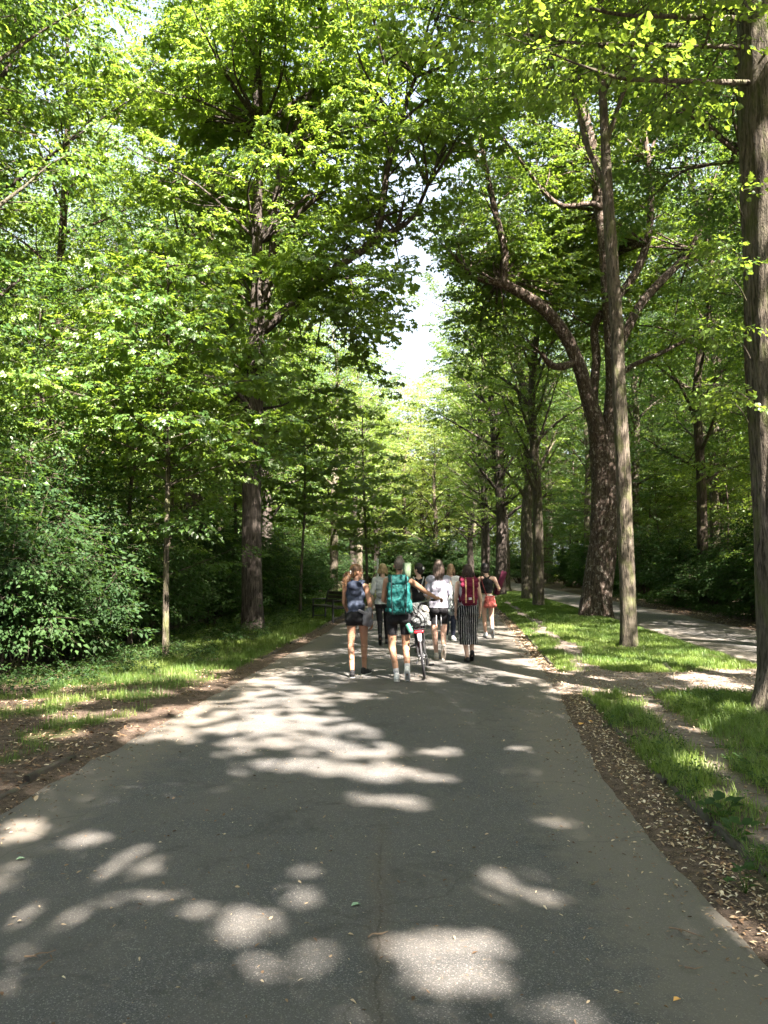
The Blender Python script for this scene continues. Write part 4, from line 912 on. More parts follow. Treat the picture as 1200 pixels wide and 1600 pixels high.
def V3(*a): return np.array(a, float)
class Person:
    def __init__(s, label, H, px, Yd, joints, skin, yaw=0.0, head_yaw=0.0, head_tilt=0.0, slim=1.0, hands=None, group='walkers on the road'):
        x = (px - 600) / F_PX * Yd
        z0 = 0.034 - 0.03 * abs((x - (float(ROAD_L(Yd)) + float(ROAD_R(Yd))) / 2) / 2.2) ** 2
        s.root = thing('person', label, 'person', (x, Yd, z0 - 0.004), 0, group); s.H = H; s.k = k = H / 1.70; s.slim = slim; s.skin = skin
        J = dict(hipL=(-.09, 0, .88), hipR=(.09, 0, .88), kneeL=(-.09, -.02, .48), kneeR=(.09, .06, .48), ankL=(-.09, -.12, .09), ankR=(.09, .12, .09),
                 shL=(-.165, 0, 1.37), shR=(.165, 0, 1.37), elL=(-.22, -.02, 1.1), elR=(.22, -.02, 1.1), wrL=(-.23, .05, .87), wrR=(.23, .05, .87), head=(0, .02, 1.585), pel=(0, 0, .92))
        J.update(joints); s.J = {a: V3(*b) * (V3(1, 1, 1)) * k for a, b in J.items()}; s.hy = head_yaw; s.ht = head_tilt; s.hands = hands or {}; s.foot = {}
    def torso(s, g=0.0, w=1.0, neck=True, sh=.86):
        k, J = s.k, s.J; sl = s.slim; pel = J['pel']; mid = (J['shL'] + J['shR']) / 2; ax = mid - pel
        at = lambda t, y=0: tuple(pel + ax * t + V3(0, y * k, 0))
        P = [('e', at(-0.03, 0), ((.155 * sl + g) * k, (.11 * sl + g) * k, .11 * k)), ('e', tuple(V3(-.07 * k, -.04 * k, -.07 * k) + pel), ((.085 + g) * k, (.085 + g) * k, .085 * k)),
             ('e', tuple(V3(.07 * k, -.04 * k, -.07 * k) + pel), ((.085 + g) * k, (.085 + g) * k, .085 * k)),
             ('e', at(.36), ((.118 * sl + g * 1.3) * k, (.085 * sl + g) * k, .16 * k)), ('e', at(.72, .005), ((.140 * sl + g) * k, (.098 * sl + g) * k, .17 * k)), ('e', at(.62, .06), ((.12 * sl + g) * k, (.06 + g) * k, .07 * k)),
             ('c', tuple(J['shL'] * sh + mid * (1 - sh)), (.05 + g) * k, tuple(J['shR'] * sh + mid * (1 - sh)), (.05 + g) * k)]
        if neck:
            nb = mid + V3(0, -.005, .03) * k; hd = J['head']
            P += [('c', tuple(nb), .05 * k, tuple(hd + V3(0, -.01, -.07) * k), .043 * k), ('c', tuple(nb + V3(0, 0, .015) * k), .038 * k, tuple(J['shL'] * .8 + mid * .2 + V3(0, 0, .015) * k), .03 * k), ('c', tuple(nb + V3(0, 0, .015) * k), .038 * k, tuple(J['shR'] * .8 + mid * .2 + V3(0, 0, .015) * k), .03 * k)]
        return P
    def leg(s, S, g=0.0, lo=1.0, wide=0.0):
        J, k = s.J, s.k; h, kn, an = J['hip' + S], J['knee' + S], J['ank' + S]; sl = s.slim; d = (an - kn); c = kn + d * .28; back = V3(0, -.022, 0) * k
        P = [('c', tuple(h), (.080 * sl + g) * k, tuple(kn), (.050 + g + wide * .5) * k)]
        if lo > 0:
            e = kn + d * lo; P += [('c', tuple(kn), (.053 + g + wide * .5) * k, tuple(e), ((.053 - .018 * lo) + g + wide) * k)]
            if lo > .5: P += [('c', tuple(c + back * .6 - d * .1), (.044 + g) * k, tuple(c + back + d * .22), (.036 + g) * k)]
        return P
    def arm(s, S, g=0.0, f=1.0):
        J, k = s.J, s.k; a, b, c = J['sh' + S], J['el' + S], J['wr' + S]
        P = [('c', tuple(a), (.048 + g) * k, tuple(a + (b - a) * min(1, f * 2)), (.036 + g) * k)]
        if f > .5: P += [('c', tuple(b), (.036 + g) * k, tuple(b + (c - b) * (f * 2 - 1)), (.026 + g) * k)]
        return P
    def hand(s, S):
        J, k = s.J, s.k; w = J['wr' + S]; mode = s.hands.get(S, {}); d = mode.get('dir'); 
        if d is None: d = w - J['el' + S]; d = d / np.linalg.norm(d); d = d + V3(0, .25, -.2)
        d = np.array(d, float); d /= np.linalg.norm(d); side = np.array(mode.get('side', (0, 1, 0)), float); side -= d * side.dot(d); side /= np.linalg.norm(side); nrm = np.cross(d, side) * (1 if S == 'R' else -1)
        curl = mode.get('curl', .35); P = [('c', tuple(w), .024 * k, tuple(w + d * .035 * k), .026 * k)]
        for i in range(4):
            o = side * (.030 - .020 * i) * k; b = w + d * .085 * k + o; P.append(('c', tuple(w + d * .02 * k + o * .7), .015 * k, tuple(b), .0115 * k))
            L = (.036, .042, .039, .030)[i] * k; d1 = d * math.cos(curl * 1.2) - nrm * math.sin(curl * 1.2); d2 = d * math.cos(curl * 3) - nrm * math.sin(curl * 3)
            P += [('c', tuple(b), .0098 * k, tuple(b + d1 * L), .009 * k), ('c', tuple(b + d1 * L), .009 * k, tuple(b + d1 * L + d2 * L * .8), .0078 * k)]
        t0 = w + d * .025 * k + side * .024 * k; td = d * .6 + side * .65 - nrm * .45; td /= np.linalg.norm(td)
        P += [('c', tuple(t0), .0135 * k, tuple(t0 + td * .045 * k), .011 * k), ('c', tuple(t0 + td * .045 * k), .011 * k, tuple(t0 + td * .045 * k + (td + d) * .5 * .034 * k), .009 * k)]
        return P
    def hd(s, v):                       # head-local to body
        q = Euler((s.ht, 0, s.hy)).to_matrix(); return tuple(s.J['head'] + np.array(q @ Vector(v)) * s.k)
    def headp(s):
        rot = (s.ht, 0, s.hy); k = s.k; h = s.hd
        P = [('e', h((0, 0, .02)), (.073 * k, .092 * k, .093 * k), rot), ('e', h((0, .035, -.045)), (.052 * k, .05 * k, .06 * k), rot), ('c', h((0, .06, -.085)), .022 * k, h((0, .02, -.07)), .04 * k),
             ('c', h((0, .09, .012)), .010 * k, h((0, .107, -.018)), .013 * k), ('e', h((0, .088, .035)), (.045 * k, .012 * k, .012 * k), rot)]
        for sx in (-1, 1): P += [('e', h((sx * .076, -.004, -.005)), (.009 * k, .020 * k, .030 * k), rot), ('e', h((sx * .04, .06, -.025)), (.022 * k, .022 * k, .022 * k), rot)]
        return P
    def build(s, legs=('L', 'R'), arms=('L', 'R')):
        P = s.torso() + s.headp()
        for S in 'LR': P += s.leg(S) + s.arm(S) + s.hand(S); P += [('c', tuple(s.J['ank' + S]), .036 * s.k, tuple(s.J['ank' + S] + V3(0, .02, -.05) * s.k), .036 * s.k)]
        b = fuse('body', P, s.skin, s.root, 0.0065, 3); k = s.k
        rot = (s.ht, 0, s.hy)
        for sx in (-1, 1):
            e = fuse('eye', [('e', s.hd((sx * .031, .079, .012)), (.013 * k, .011 * k, .011 * k), rot)], P_['white'], s.root, .003, 1)
            fuse('iris', [('e', s.hd((sx * .031, .089, .012)), (.006 * k, .003 * k, .006 * k), rot)], P_['iris'], e, .002, 0)
        fuse('lips', [('e', s.hd((0, .086, -.05)), (.023 * k, .010 * k, .009 * k), rot)], P_['lip'], s.root, .003, 1)
        return s
    def wear(s, name, prims, m, **kw): return fuse(name, prims, m, s.root, kw.pop('vox', 0.009), kw.pop('smooth', 5), kw.pop('wr', .004 if 'legg' in name or 'short' in name else .010), **kw)
    def shoes(s, m, sole=None, yawL=0, yawR=0, pitchL=0, pitchR=0, low=0.0, flat=False):
        """pitch > 0 lifts the heel, about the toe"""
        for S, yw, pt in (('L', yawL, pitchL), ('R', yawR, pitchR)):
            a = s.J['ank' + S]; k = s.k
            q = (Matrix.Rotation(yw, 3, 'Z') @ Matrix.Rotation(-pt, 3, 'X'))
            f = lambda x, y, z: tuple(a + np.array(q @ Vector((x, y, z))) * k)
            top = -.075 if flat else -.005
            pr = [('c', f(0, -.035, -.045), .040 * k, f(0, .09, -.055), .041 * k), ('c', f(0, .09, -.058), .040 * k, f(.0, .165, -.066), .030 * k)]
            if not flat: pr += [('c', f(0, -.025, -.01), .040 * k, f(0, -.025, -.05), .038 * k), ('c', f(0, .0, -.02), .037 * k, f(0, .09, -.045), .034 * k)]
            else: pr += [('c', f(0, -.028, -.03), .036 * k, f(0, -.028, -.05), .037 * k)]
            up = np.array(q @ Vector((0, 0, 1))); bo = f(0, 0, -.086)
            sh = fuse('shoe', pr, m, s.root, .006, 3, cuts=[(bo, tuple(-up))])
            th = .02 if not flat else .008
            so_ = [('c', f(0, -.04, -.088), .041 * k, f(0, .09, -.088), .044 * k), ('c', f(0, .09, -.088), .044 * k, f(0, .165, -.088), .032 * k)]
            fuse('sole', so_, sole or P_['sole'], sh, .006, 1, cuts=[(f(0, 0, -.078 if not flat else -.083), tuple(up)), (f(0, 0, -.088 - th * .4), tuple(-up))])
            if flat: pass
    def hair(s, m, base, locks, name='hair'):
        o = fuse(name, base, m, s.root, .007, 2)
        if locks:
            b = Bark()
            for P, r0, r1 in locks:
                pts, ts = catmull(P, .03); b.tube(pts, np.interp(ts, [0, .5, 1], [r0, r0 * .9, r1]), 6)
            me = b.mesh('h', m); bm = bmesh.new(); bm.from_mesh(o.data); bm.from_mesh(me); bm.to_mesh(o.data); bm.free(); bpy.data.meshes.remove(me)
            for f in o.data.polygons: f.use_smooth = True
        return o
    def cap(s, g=.012, low=-.05, front=.045):
        rot = (s.ht, 0, s.hy); k = s.k
        return [('e', s.hd((0, -.014, .034)), ((.073 + g) * k, (.088 + g) * k, (.088 + g) * k), rot), ('e', s.hd((0, -.05, low + .03)), ((.06 + g) * k, (.045 + g) * k, .075 * k), rot)]
def locks_back(p, n, length, spread, seed, curl=.01, r=.009, top=.07, tilt=0.0):
    """locks falling from the back of the head over the shoulders"""
    rr = random.Random(seed); out = []
    for i in range(n):
        a = rr.uniform(-1.5, 1.5); x, y = math.sin(a) * .078, -math.cos(a) * .085 - .005; L = length * rr.uniform(.75, 1.05)
        P = [p.hd((x * .6, y * .6, top + .02)), p.hd((x, y - .004, .03))]
        for t in (.35, .7, 1.0): P.append(tuple(np.array(p.hd((x * (1 + spread * t), y * (1 + .25 * t), .03 - L * t))) + V3(rr.uniform(-curl, curl), rr.uniform(-curl, curl), 0)))
        out.append((P, r, r * .35))
    return out
SK = dict(fair=skin_mat('skin_fair', (0.62, 0.40, 0.30)), tan=skin_mat('skin_tan', (0.46, 0.26, 0.16)), brown=skin_mat('skin_brown', (0.42, 0.23, 0.145)))
BLK = cloth('black_cloth', (0.012, 0.012, 0.014), rough=.7); 

# -- 1: woman in a sleeveless hoodie, looking to the right
p = Person('woman with a curly ponytail in a sleeveless navy and grey hoodie and black shorts', 1.69, 559, 11.75,
           dict(hipL=(-.085, 0, .86), hipR=(.085, 0, .86), kneeL=(-.10, -.02, .47), kneeR=(.10, .10, .47), ankL=(-.075, -.13, .09), ankR=(.10, .17, .09), pel=(-.015, 0, .92), shL=(-.19, .02, 1.35), shR=(.13, -.02, 1.35),
                elL=(-.21, .10, 1.10), wrL=(-.17, .28, .98), elR=(.19, -.05, 1.07), wrR=(.215, .0, .83), head=(-.02, .02, 1.575)), SK['brown'], head_yaw=-R(68)).build()
hood = cloth('navy_fade', (0.013, 0.018, 0.036), (0.12, 0.15, 0.22), scale=3.2, fold=.8)
p.wear('sleeveless_hoodie', p.torso(.016, neck=False, sh=.55) + [('e', (-.04, -.13, 1.36), (.12, .07, .085)), ('e', (-.03, -.10, 1.30), (.11, .075, .10)), ('c', (-.12, 0, 1.41), .045, (.07, 0, 1.41), .045)], hood, zbot=.93)
p.wear('shorts', p.torso(.016, neck=False)[:3] + p.leg('L', .018, 0) + p.leg('R', .018, 0), BLK, ztop=.98, zbot=.76)
p.shoes(plain('black_knit', (0.02, 0.02, 0.022), .8), yawL=.1, yawR=-.5)
hm = hair_mat('ombre_hair', (0.030, 0.018, 0.012), (0.50, 0.26, 0.11))
lk = []; rr = random.Random(3)
for i in range(46):
    a = rr.uniform(0, 6.28); e = rr.uniform(.02, .075); q = V3(*p.hd((0, -.11, .0)))
    tip = q + V3(math.cos(a) * e - .055, math.sin(a) * e * .8 - .03, -rr.uniform(.06, .24)); m1 = q * .6 + tip * .4 + V3(rr.uniform(-.03, .02), rr.uniform(-.03, .03), .02)
    lk.append(([tuple(q), tuple(m1), tuple((m1 + tip) / 2 + V3(rr.uniform(-.02, .02), 0, 0)), tuple(tip)], .011, .004))
p.hair(hm, p.cap(.010), lk)
fuse('hair_clip', [('e', p.hd((.03, -.105, .01)), (.012, .018, .020)), ('e', p.hd((.035, -.11, -.02)), (.01, .012, .012))], P_['white'], p.root, .004, 1)
jk = fuse('jacket', [('e', (.15, -.10, .90), (.065, .06, .15), (0, .35, 0)), ('e', (.17, -.07, .82), (.07, .06, .08)), ('c', (.03, -.13, .99), .022, (.15, -.12, .93), .03)], cloth('grey_jersey', (0.20, 0.20, 0.22), (0.30, 0.29, 0.31), fold=.9), None, .007, 3)
jk.location = p.root.location; tag(jk, 'grey drawstring bag hanging at the hip of the woman in the navy hoodie', 'bag'); jk.name = 'drawstring_bag'

# -- 2: blonde walker in a pale grey shirt
p = Person('blonde woman in a pale grey shirt and black leggings, half hidden by the turquoise backpack', 1.70, 598, 16.4,
           dict(kneeL=(-.06, -.02, .47), ankL=(-.05, -.26, .21), kneeR=(.08, .14, .47), ankR=(.09, .22, .09), elR=(.2, .1, 1.12), wrR=(.12, .28, 1.08)), SK['fair']).build()
p.wear('shirt', p.torso(.022, neck=False) + p.arm('L', .016, .55) + p.arm('R', .016, .55), cloth('pale_grey_shirt', (0.50, 0.52, 0.52), fold=.7), zbot=.86)
p.wear('leggings', p.torso(.010, neck=False)[:3] + p.leg('L', .008, 1) + p.leg('R', .008, 1), BLK, ztop=.98)
p.shoes(plain('dark_shoe', (0.03, 0.03, 0.03)), P_['black'], pitchL=R(62))
p.hair(hair_mat('blonde_hair', (0.30, 0.20, 0.09), (0.62, 0.47, 0.26)), p.cap(.016), locks_back(p, 50, .13, .35, 4, .02, .012))
bg2 = fuse('waist_bag', [('e', (.02, -.14, 1.02), (.17, .045, .07), (0, .25, 0)), ('c', (-.15, -.05, 1.10), .012, (-.05, -.14, 1.04), .02)], cloth('grey_nylon', (0.24, 0.24, 0.24)), None, .007, 3)
bg2.location = p.root.location; tag(bg2, 'soft grey bag slung round the back of the blonde woman', 'bag')

# -- 3: the cyclist on foot
p3 = p = Person('person in black knee shorts and white shoes carrying a turquoise backpack and pushing the bicycle', 1.76, 623, 11.3,
           dict(hipL=(-.095, 0, .86), hipR=(.095, 0, .86), kneeL=(-.095, .03, .46), kneeR=(.10, .05, .47), ankL=(-.03, -.06, .09), ankR=(.115, -.02 - .14, .17), shL=(-.175, 0, 1.385), shR=(.165, .03, 1.385),
                elL=(-.215, .10, 1.12), wrL=(-.13, .30, 1.05), elR=(.385, .22, 1.235), wrR=(.555, .45, 1.13), head=(.01, .03, 1.60), pel=(0, .0, .92)), SK['tan'], hands={'R': dict(dir=(.8, .5, -.10), side=(0, 1, 0), curl=.55)}).build()
p.wear('sleeveless_top', p.torso(.014, neck=False, sh=.55), BLK, zbot=.9)
p.wear('knee_shorts', p.torso(.016, neck=False)[:3] + p.leg('L', .010, .25) + p.leg('R', .010, .25), BLK, ztop=1.02, zbot=.66)
for S in 'LR':
    a = p.J['ank' + S]; kn = p.J['knee' + S]; d = (kn - a) / np.linalg.norm(kn - a)
    fuse('sock', [('c', tuple(a - d * .02), .040, tuple(a + d * .07), .043)], cloth('white_sock', (0.70, 0.70, 0.72)), p.root, .006, 2)
p.shoes(plain('white_shoe', (0.9, 0.9, 0.88), .6), yawL=.05, yawR=-.1, pitchL=R(6), pitchR=R(48))
p.hair(hair_mat('grey_brown_hair', (0.10, 0.075, 0.055), (0.28, 0.23, 0.19)), p.cap(.006, -.02) + [('e', p.hd((.0, -.03, .118)), (.042, .045, .034)), ('e', p.hd((.02, -.04, .135)), (.026, .026, .02))], [([p.hd((x, -.08, -.04)), p.hd((x * .9, -.10, .04)), p.hd((x * .5, -.07, .11))], .010, .006) for x in np.linspace(-.06, .06, 12)])

def pack_on(p, m, c, sz, label, name='backpack', lid=True, yaw=0):
    """a soft rucksack on the back of person p; c is its centre, sz half sizes"""
    root = thing(name, label, 'backpack', p.root.location, 0); x, y, z = c; a, b, h = sz
    P = [('e', (x, y, z - h * .35), (a, b, h * .62)), ('e', (x, y, z + h * .25), (a * .95, b * .95, h * .62)), ('c', (x - a * .55, y, z - h * .72), b * .62, (x + a * .55, y, z - h * .72), b * .62),
         ('c', (x - a * .55, y, z + h * .55), b * .6, (x + a * .55, y, z + h * .55), b * .6), ('c', (x - a * .6, y, z - h * .5), b * .6, (x - a * .6, y, z + h * .5), b * .55), ('c', (x + a * .6, y, z - h * .5), b * .6, (x + a * .6, y, z + h * .5), b * .55)]
    fuse('pack_body', P, m, root, .008, 3, .018)
    if lid: fuse('lid', [('c', (x - a * .5, y - .01, z + h * .86), b * .62, (x + a * .5, y - .01, z + h * .86), b * .58), ('c', (x - a * .45, y - b * .5, z + h * .74), b * .35, (x + a * .45, y - b * .5, z + h * .74), b * .35)], m, root, .008, 3)
    return root
teal = cloth('teal_nylon', (0.008, 0.085, 0.080), (0.018, 0.155, 0.145), rough=.55, fold=1.0, scale=12)
bp = pack_on(p, teal, (-.005, -.195, 1.225), (.163, .12, .275), 'large turquoise hiking backpack with a green mat rolled at its top')
dk = cloth('dark_strap', (0.006, 0.012, 0.014))
for x in (-.11, .10):
    b = Bark(); pts, ts = catmull([(x, -.10, 1.52), (x * 1.02, -.30, 1.50), (x, -.335, 1.30), (x * .95, -.325, 1.10), (x * .9, -.28, .98)], .03); b.tube(pts, [.010] * len(pts), 6); obj('compression_strap', b.mesh('strap', dk), bp)
for sx in (-1, 1):
    b = Bark(); q = p.J['shL' if sx < 0 else 'shR']; pts, ts = catmull([(sx * .11, -.12, 1.46), (sx * .135, -.02, 1.51), (sx * .14, .09, 1.40), (sx * .15, .10, 1.22), (sx * .15, -.06, 1.06)], .03); b.tube(pts, [.024] * len(pts), 8); obj('shoulder_strap', b.mesh('strap', teal), bp)
fuse('hip_belt', [('c', (-.17, -.06, 1.02), .035, (-.10, .10, 1.03), .03), ('c', (.17, -.06, 1.02), .035, (.10, .10, 1.03), .03)], teal, bp, .008, 2)
fuse('side_pocket', [('e', (.15, -.19, 1.08), (.045, .07, .11))], teal, bp, .008, 2)
def roll(name, p0, p1, r, m, loc, label, cat, turns=4, ang=0):
    """a mat rolled up: spiral section swept along its axis"""
    p0, p1 = V3(*p0), V3(*p1); d = p1 - p0; d /= np.linalg.norm(d); a = np.cross(d, (0, 1, 0.1)); a /= np.linalg.norm(a); b = np.cross(d, a); V, F = [], []; n = turns * 22; th = r / turns * .42
    for j, q in enumerate((p0, p1)):
        for i in range(n + 1):
            t = i / n * turns * 2 * math.pi + ang; rad = r * (.18 + .82 * i / n)
            for dr in (0, th): V.append(q + (a * math.cos(t) + b * math.sin(t)) * (rad - dr))
    o = 2 * (n + 1)
    for i in range(n):
        u = i * 2
        F += [(u, u + 2, o + u + 2, o + u), (u + 1, o + u + 1, o + u + 3, u + 3), (u, u + 1, u + 3, u + 2), (o + u, o + u + 2, o + u + 3, o + u + 1)]
    u = n * 2; F += [(u, u + 1, o + u + 1, o + u), (0, o, o + 1, 1)]
    me = mesh_np(name, V, [(F, 0)], [m]); ob = obj(name, me); ob.location = loc; return tag(ob, label, cat)
roll('sleeping_mat', (.115, -.17, 1.475), (.120, -.18, 1.70), .062, cloth('sage_foam', (0.20, 0.27, 0.17), fold=.1), p.root.location, 'sage green foam mat rolled upright on the turquoise backpack', 'mat')

# -- 4: dark-haired walker in black, behind the bundle
p = Person('woman with a dark bun in a black top with pale straps, behind the bicycle', 1.70, 654, 15.0,
           dict(hipL=(-.06, 0, .86), hipR=(.06, 0, .86), kneeL=(-.045, .0, .47), kneeR=(.055, .1, .47), ankL=(-.03, -.1, .09), ankR=(.05, .2, .09), elR=(.19, .1, 1.12), wrR=(.10, .3, 1.05), elL=(-.19, .1, 1.12), wrL=(-.1, .3, 1.05)), SK['fair'], head_yaw=R(50)).build()
p.wear('top', p.torso(.014, neck=False, sh=.6), BLK, zbot=.9)
p.wear('leggings', p.torso(.010, neck=False)[:3] + p.leg('L', .008, 1) + p.leg('R', .008, 1), cloth('navy_cloth', (0.012, 0.014, 0.022)), ztop=.98)
p.shoes(plain('black_shoe', (0.02, 0.02, 0.02)), P_['black'])
p.hair(hair_mat('black_hair', (0.012, 0.010, 0.009), (0.05, 0.035, 0.03)), p.cap(.012) + [('e', p.hd((0, -.11, .02)), (.05, .045, .05))], None)
fuse('hair_clip', [('e', p.hd((-.03, -.14, .03)), (.02, .015, .03))], P_['white'], p.root, .004, 1)
for sx in (-1, 1):
    b = Bark(); pts, ts = catmull([(sx * .10, .02, 1.45), (sx * .085, -.075, 1.40), (sx * .04, -.125, 1.26), (0, -.13, 1.15)], .03); b.tube(pts, [.011] * len(pts), 6); obj('strap', b.mesh('strap', cloth('pale_strap', (.55, .55, .52))), p.root)

# -- 5: long-haired walker in a pale shirt
p5 = p = Person('woman with long ash brown hair in a loose white shirt and black knee shorts', 1.76, 685, 13.7,
           dict(kneeL=(-.07, .06, .46), ankL=(-.03, .22, .09), kneeR=(.085, .06, .46), ankR=(.065, -.16, .24), shL=(-.17, 0, 1.37), shR=(.17, 0, 1.37), elL=(-.23, .0, 1.12), wrL=(-.17, .22, 1.05), elR=(.22, -.02, 1.13), wrR=(.17, .22, 1.08), head=(0, .03, 1.59), pel=(0, 0, .92)), SK['fair']).build()
wt = cloth('white_shirt', (0.46, 0.45, 0.52), (0.38, 0.37, 0.45), fold=1.0)
p.wear('shirt', p.torso(.026, neck=False) + [('e', (0, 0, .98), (.185, .13, .12)), ('c', (-.165, 0, 1.41), .050, (-.225, .0, 1.18), .056), ('c', (.165, 0, 1.41), .050, (.22, -.01, 1.18), .056)], wt, zbot=.93)
sh = p.wear('knee_shorts', p.torso(.014, neck=False)[:3] + p.leg('L', .010, .2) + p.leg('R', .010, .2), BLK, ztop=1.0, zbot=.64)
for S, sx in (('L', .06), ('R', -.09)):
    h_, kn = p.J['hip' + S], p.J['knee' + S]; q0 = h_ * .75 + kn * .25; q1 = h_ * .30 + kn * .70
    b = Bark(); pts, ts = catmull([tuple(q0 + V3(sx * .65, -.088, 0)), tuple(q1 + V3(sx * .52, -.066, 0))], .04); b.tube(pts, [.008] * len(pts), 6); obj('side_stripe', b.mesh('stripe', P_['wpaint']), sh)
p.shoes(plain('beige_shoe', (0.50, 0.46, 0.40), .7), plain('gum_sole', (0.42, 0.36, 0.28), .8), pitchR=R(70))
p.hair(hair_mat('ash_hair', (0.09, 0.06, 0.045), (0.24, 0.18, 0.145)), p.cap(.010), locks_back(p, 80, .30, .25, 5, .015, .011))
# tote bag with its lettering
tb = thing('tote_bag', 'pale tote bag with black letters down its side hanging from the long-haired woman', 'bag', p.root.location)
tm = cloth('tote_canvas', (0.42, 0.47, 0.45), (0.34, 0.38, 0.36), fold=1.0)
fuse('bag_body', [('e', (.235, -.05, 1.02), (.075, .075, .16)), ('e', (.225, -.04, .88), (.085, .07, .10)), ('c', (.24, -.03, 1.18), .035, (.23, -.05, 1.05), .06)], tm, tb, .007, 3)
for y in (-.06, .05):
    b = Bark(); pts, ts = catmull([(.235, -.03 + y * .5, 1.16), (.215, y, 1.30), (.17, y * .8, 1.435), (.15, y * 1.0, 1.44)], .03); b.tube(pts, [.011] * len(pts), 6); obj('handle', b.mesh('handle', tm), tb)
def text_on(txt, size, loc, rot, m, parent, extrude=.0015):
    cu = bpy.data.curves.new('lettering', 'FONT'); cu.body = txt; cu.size = size; cu.extrude = extrude; cu.align_x = 'CENTER'; cu.align_y = 'CENTER'; cu.offset = .0022
    t = bpy.data.objects.new('lettering', cu); C.objects.link(t); dg = bpy.context.evaluated_depsgraph_get(); me = bpy.data.meshes.new_from_object(t.evaluated_get(dg)); bpy.data.objects.remove(t)
    me.materials.clear(); me.materials.append(m); o = obj('lettering', me, parent); o.location = loc; o.rotation_euler = rot; return o
for i, ch in enumerate('KUR'):
    text_on(ch, .105, (.225 + .006 * i, -.138 + (.012, 0.0, .012)[i], 1.075 - .092 * i), (R(90), 0, 0), P_['black'], tb, .004)

# -- 6: walker in white behind
p = Person('woman in a white top, dark jeans and white trainers, mostly hidden behind the long-haired woman', 1.70, 704, 17.4,
           dict(kneeL=(-.09, .0, .47), ankL=(-.10, .15, .09), kneeR=(.05, .0, .47), ankR=(.04, -.08, .09)), SK['fair']).build()
p.wear('top', p.torso(.024, neck=False) + p.arm('L', .018, .6) + p.arm('R', .018, .6), cloth('white_cotton', (0.72, 0.72, 0.72), fold=.7), zbot=.9)
p.wear('jeans', p.torso(.012, neck=False)[:3] + p.leg('L', .012, .95) + p.leg('R', .012, .95), cloth('dark_denim', (0.02, 0.025, 0.045)), ztop=.98)
p.shoes(plain('white_trainer', (0.75, 0.75, 0.75), .6), yawR=-.35)
p.hair(hair_mat('light_brown_hair', (0.22, 0.13, 0.07), (0.45, 0.31, 0.18)), p.cap(.012), locks_back(p, 40, .16, .2, 8, .015, .011))

# -- 7: striped trousers and maroon backpack
p = Person('woman with dark wavy hair in black and white striped trousers and a maroon backpack', 1.68, 730, 13.6,
           dict(hipL=(-.08, 0, .86), hipR=(.08, 0, .86), kneeL=(-.07, .0, .47), kneeR=(.07, .06, .47), ankL=(-.025, -.12, .09), ankR=(.07, .02, .16), shL=(-.17, 0, 1.37), shR=(.17, 0, 1.37), elL=(-.215, -.02, 1.09), wrL=(-.215, .03, .85), elR=(.225, -.02, 1.10), wrR=(.225, .05, .87), head=(-.01, .03, 1.585)), SK['fair'], slim=1.06, head_yaw=R(28)).build()
p.wear('sleeveless_top', p.torso(.014, neck=False, sh=.6), cloth('white_vest', (0.62, 0.62, 0.66)), zbot=.88)
p.wear('striped_trousers', p.torso(.024, neck=False)[:3] + p.leg('L', .034, .62, .03) + p.leg('R', .034, .62, .03) + [('c', (-.03, 0, .86), .10, (-.01, .02, .62), .07)], cloth('pinstripe', (0.016, 0.016, 0.020), fold=1.0, stripes=((0.30, 0.30, 0.30), 0.038)), ztop=1.0, zbot=.30)
p.shoes(plain('black_flat', (0.02, 0.02, 0.02), .7), P_['black'], pitchR=R(55), yawL=.1, flat=True)
p.hair(hair_mat('dark_brown_hair', (0.028, 0.014, 0.010), (0.11, 0.055, 0.04)), p.cap(.012), locks_back(p, 80, .25, .45, 9, .03, .011))
mar = cloth('maroon_canvas', (0.13, 0.008, 0.03), (0.19, 0.014, 0.045), rough=.8, fold=.6)
bp = pack_on(p, mar, (.01, -.185, 1.19), (.15, .09, .225), 'maroon canvas backpack with two tan straps and a small pale patch', 'backpack', False)
fuse('flap', [('c', (-.10, -.20, 1.41), .058, (.12, -.20, 1.41), .058), ('c', (-.10, -.235, 1.33), .052, (.12, -.235, 1.33), .052)], mar, bp, .007, 3)
fuse('front_pocket', [('c', (-.065, -.255, 1.06), .05, (.085, -.255, 1.06), .05), ('c', (-.065, -.25, 1.12), .045, (.085, -.25, 1.12), .045)], mar, bp, .007, 3)
def ribbon(name, P, wdt, th, m, parent):
    pts, ts = catmull(P, .025); V, F = [], []
    for i, q in enumerate(pts):
        d = (pts[min(i + 1, len(pts) - 1)] - pts[max(i - 1, 0)]).normalized(); sdir = Vector((1, 0, 0)); nrm = d.cross(sdir).normalized()
        for (u, v) in ((-1, -1), (1, -1), (1, 1), (-1, 1)): V.append(q + sdir * wdt * .5 * u + nrm * th * .5 * v)
        if i:
            b0 = i * 4
            for k in range(4): F.append((b0 - 4 + k, b0 - 4 + (k + 1) % 4, b0 + (k + 1) % 4, b0 + k))
    F += [(0, 1, 2, 3), tuple(len(V) - 4 + k for k in (3, 2, 1, 0))]
    return obj(name, mesh_np(name, V, [(F, 0)], [m]), parent)
for x in (-.06, .07):
    st = ribbon('front_strap', [(x, -.22, 1.465), (x, -.275, 1.40), (x, -.297, 1.30), (x, -.300, 1.20), (x * 1.05, -.312, 1.08), (x * 1.05, -.308, 1.03)], .022, .007, P_['tan'], bp)
    ribbon('buckle', [(x * 1.05, -.318, 1.115), (x * 1.05, -.320, 1.085)], .034, .008, P_['tan'], st)
ribbon('patch', [(.01, -.312, 1.125), (.01, -.314, 1.085)], .05, .006, P_['sole'], bp)
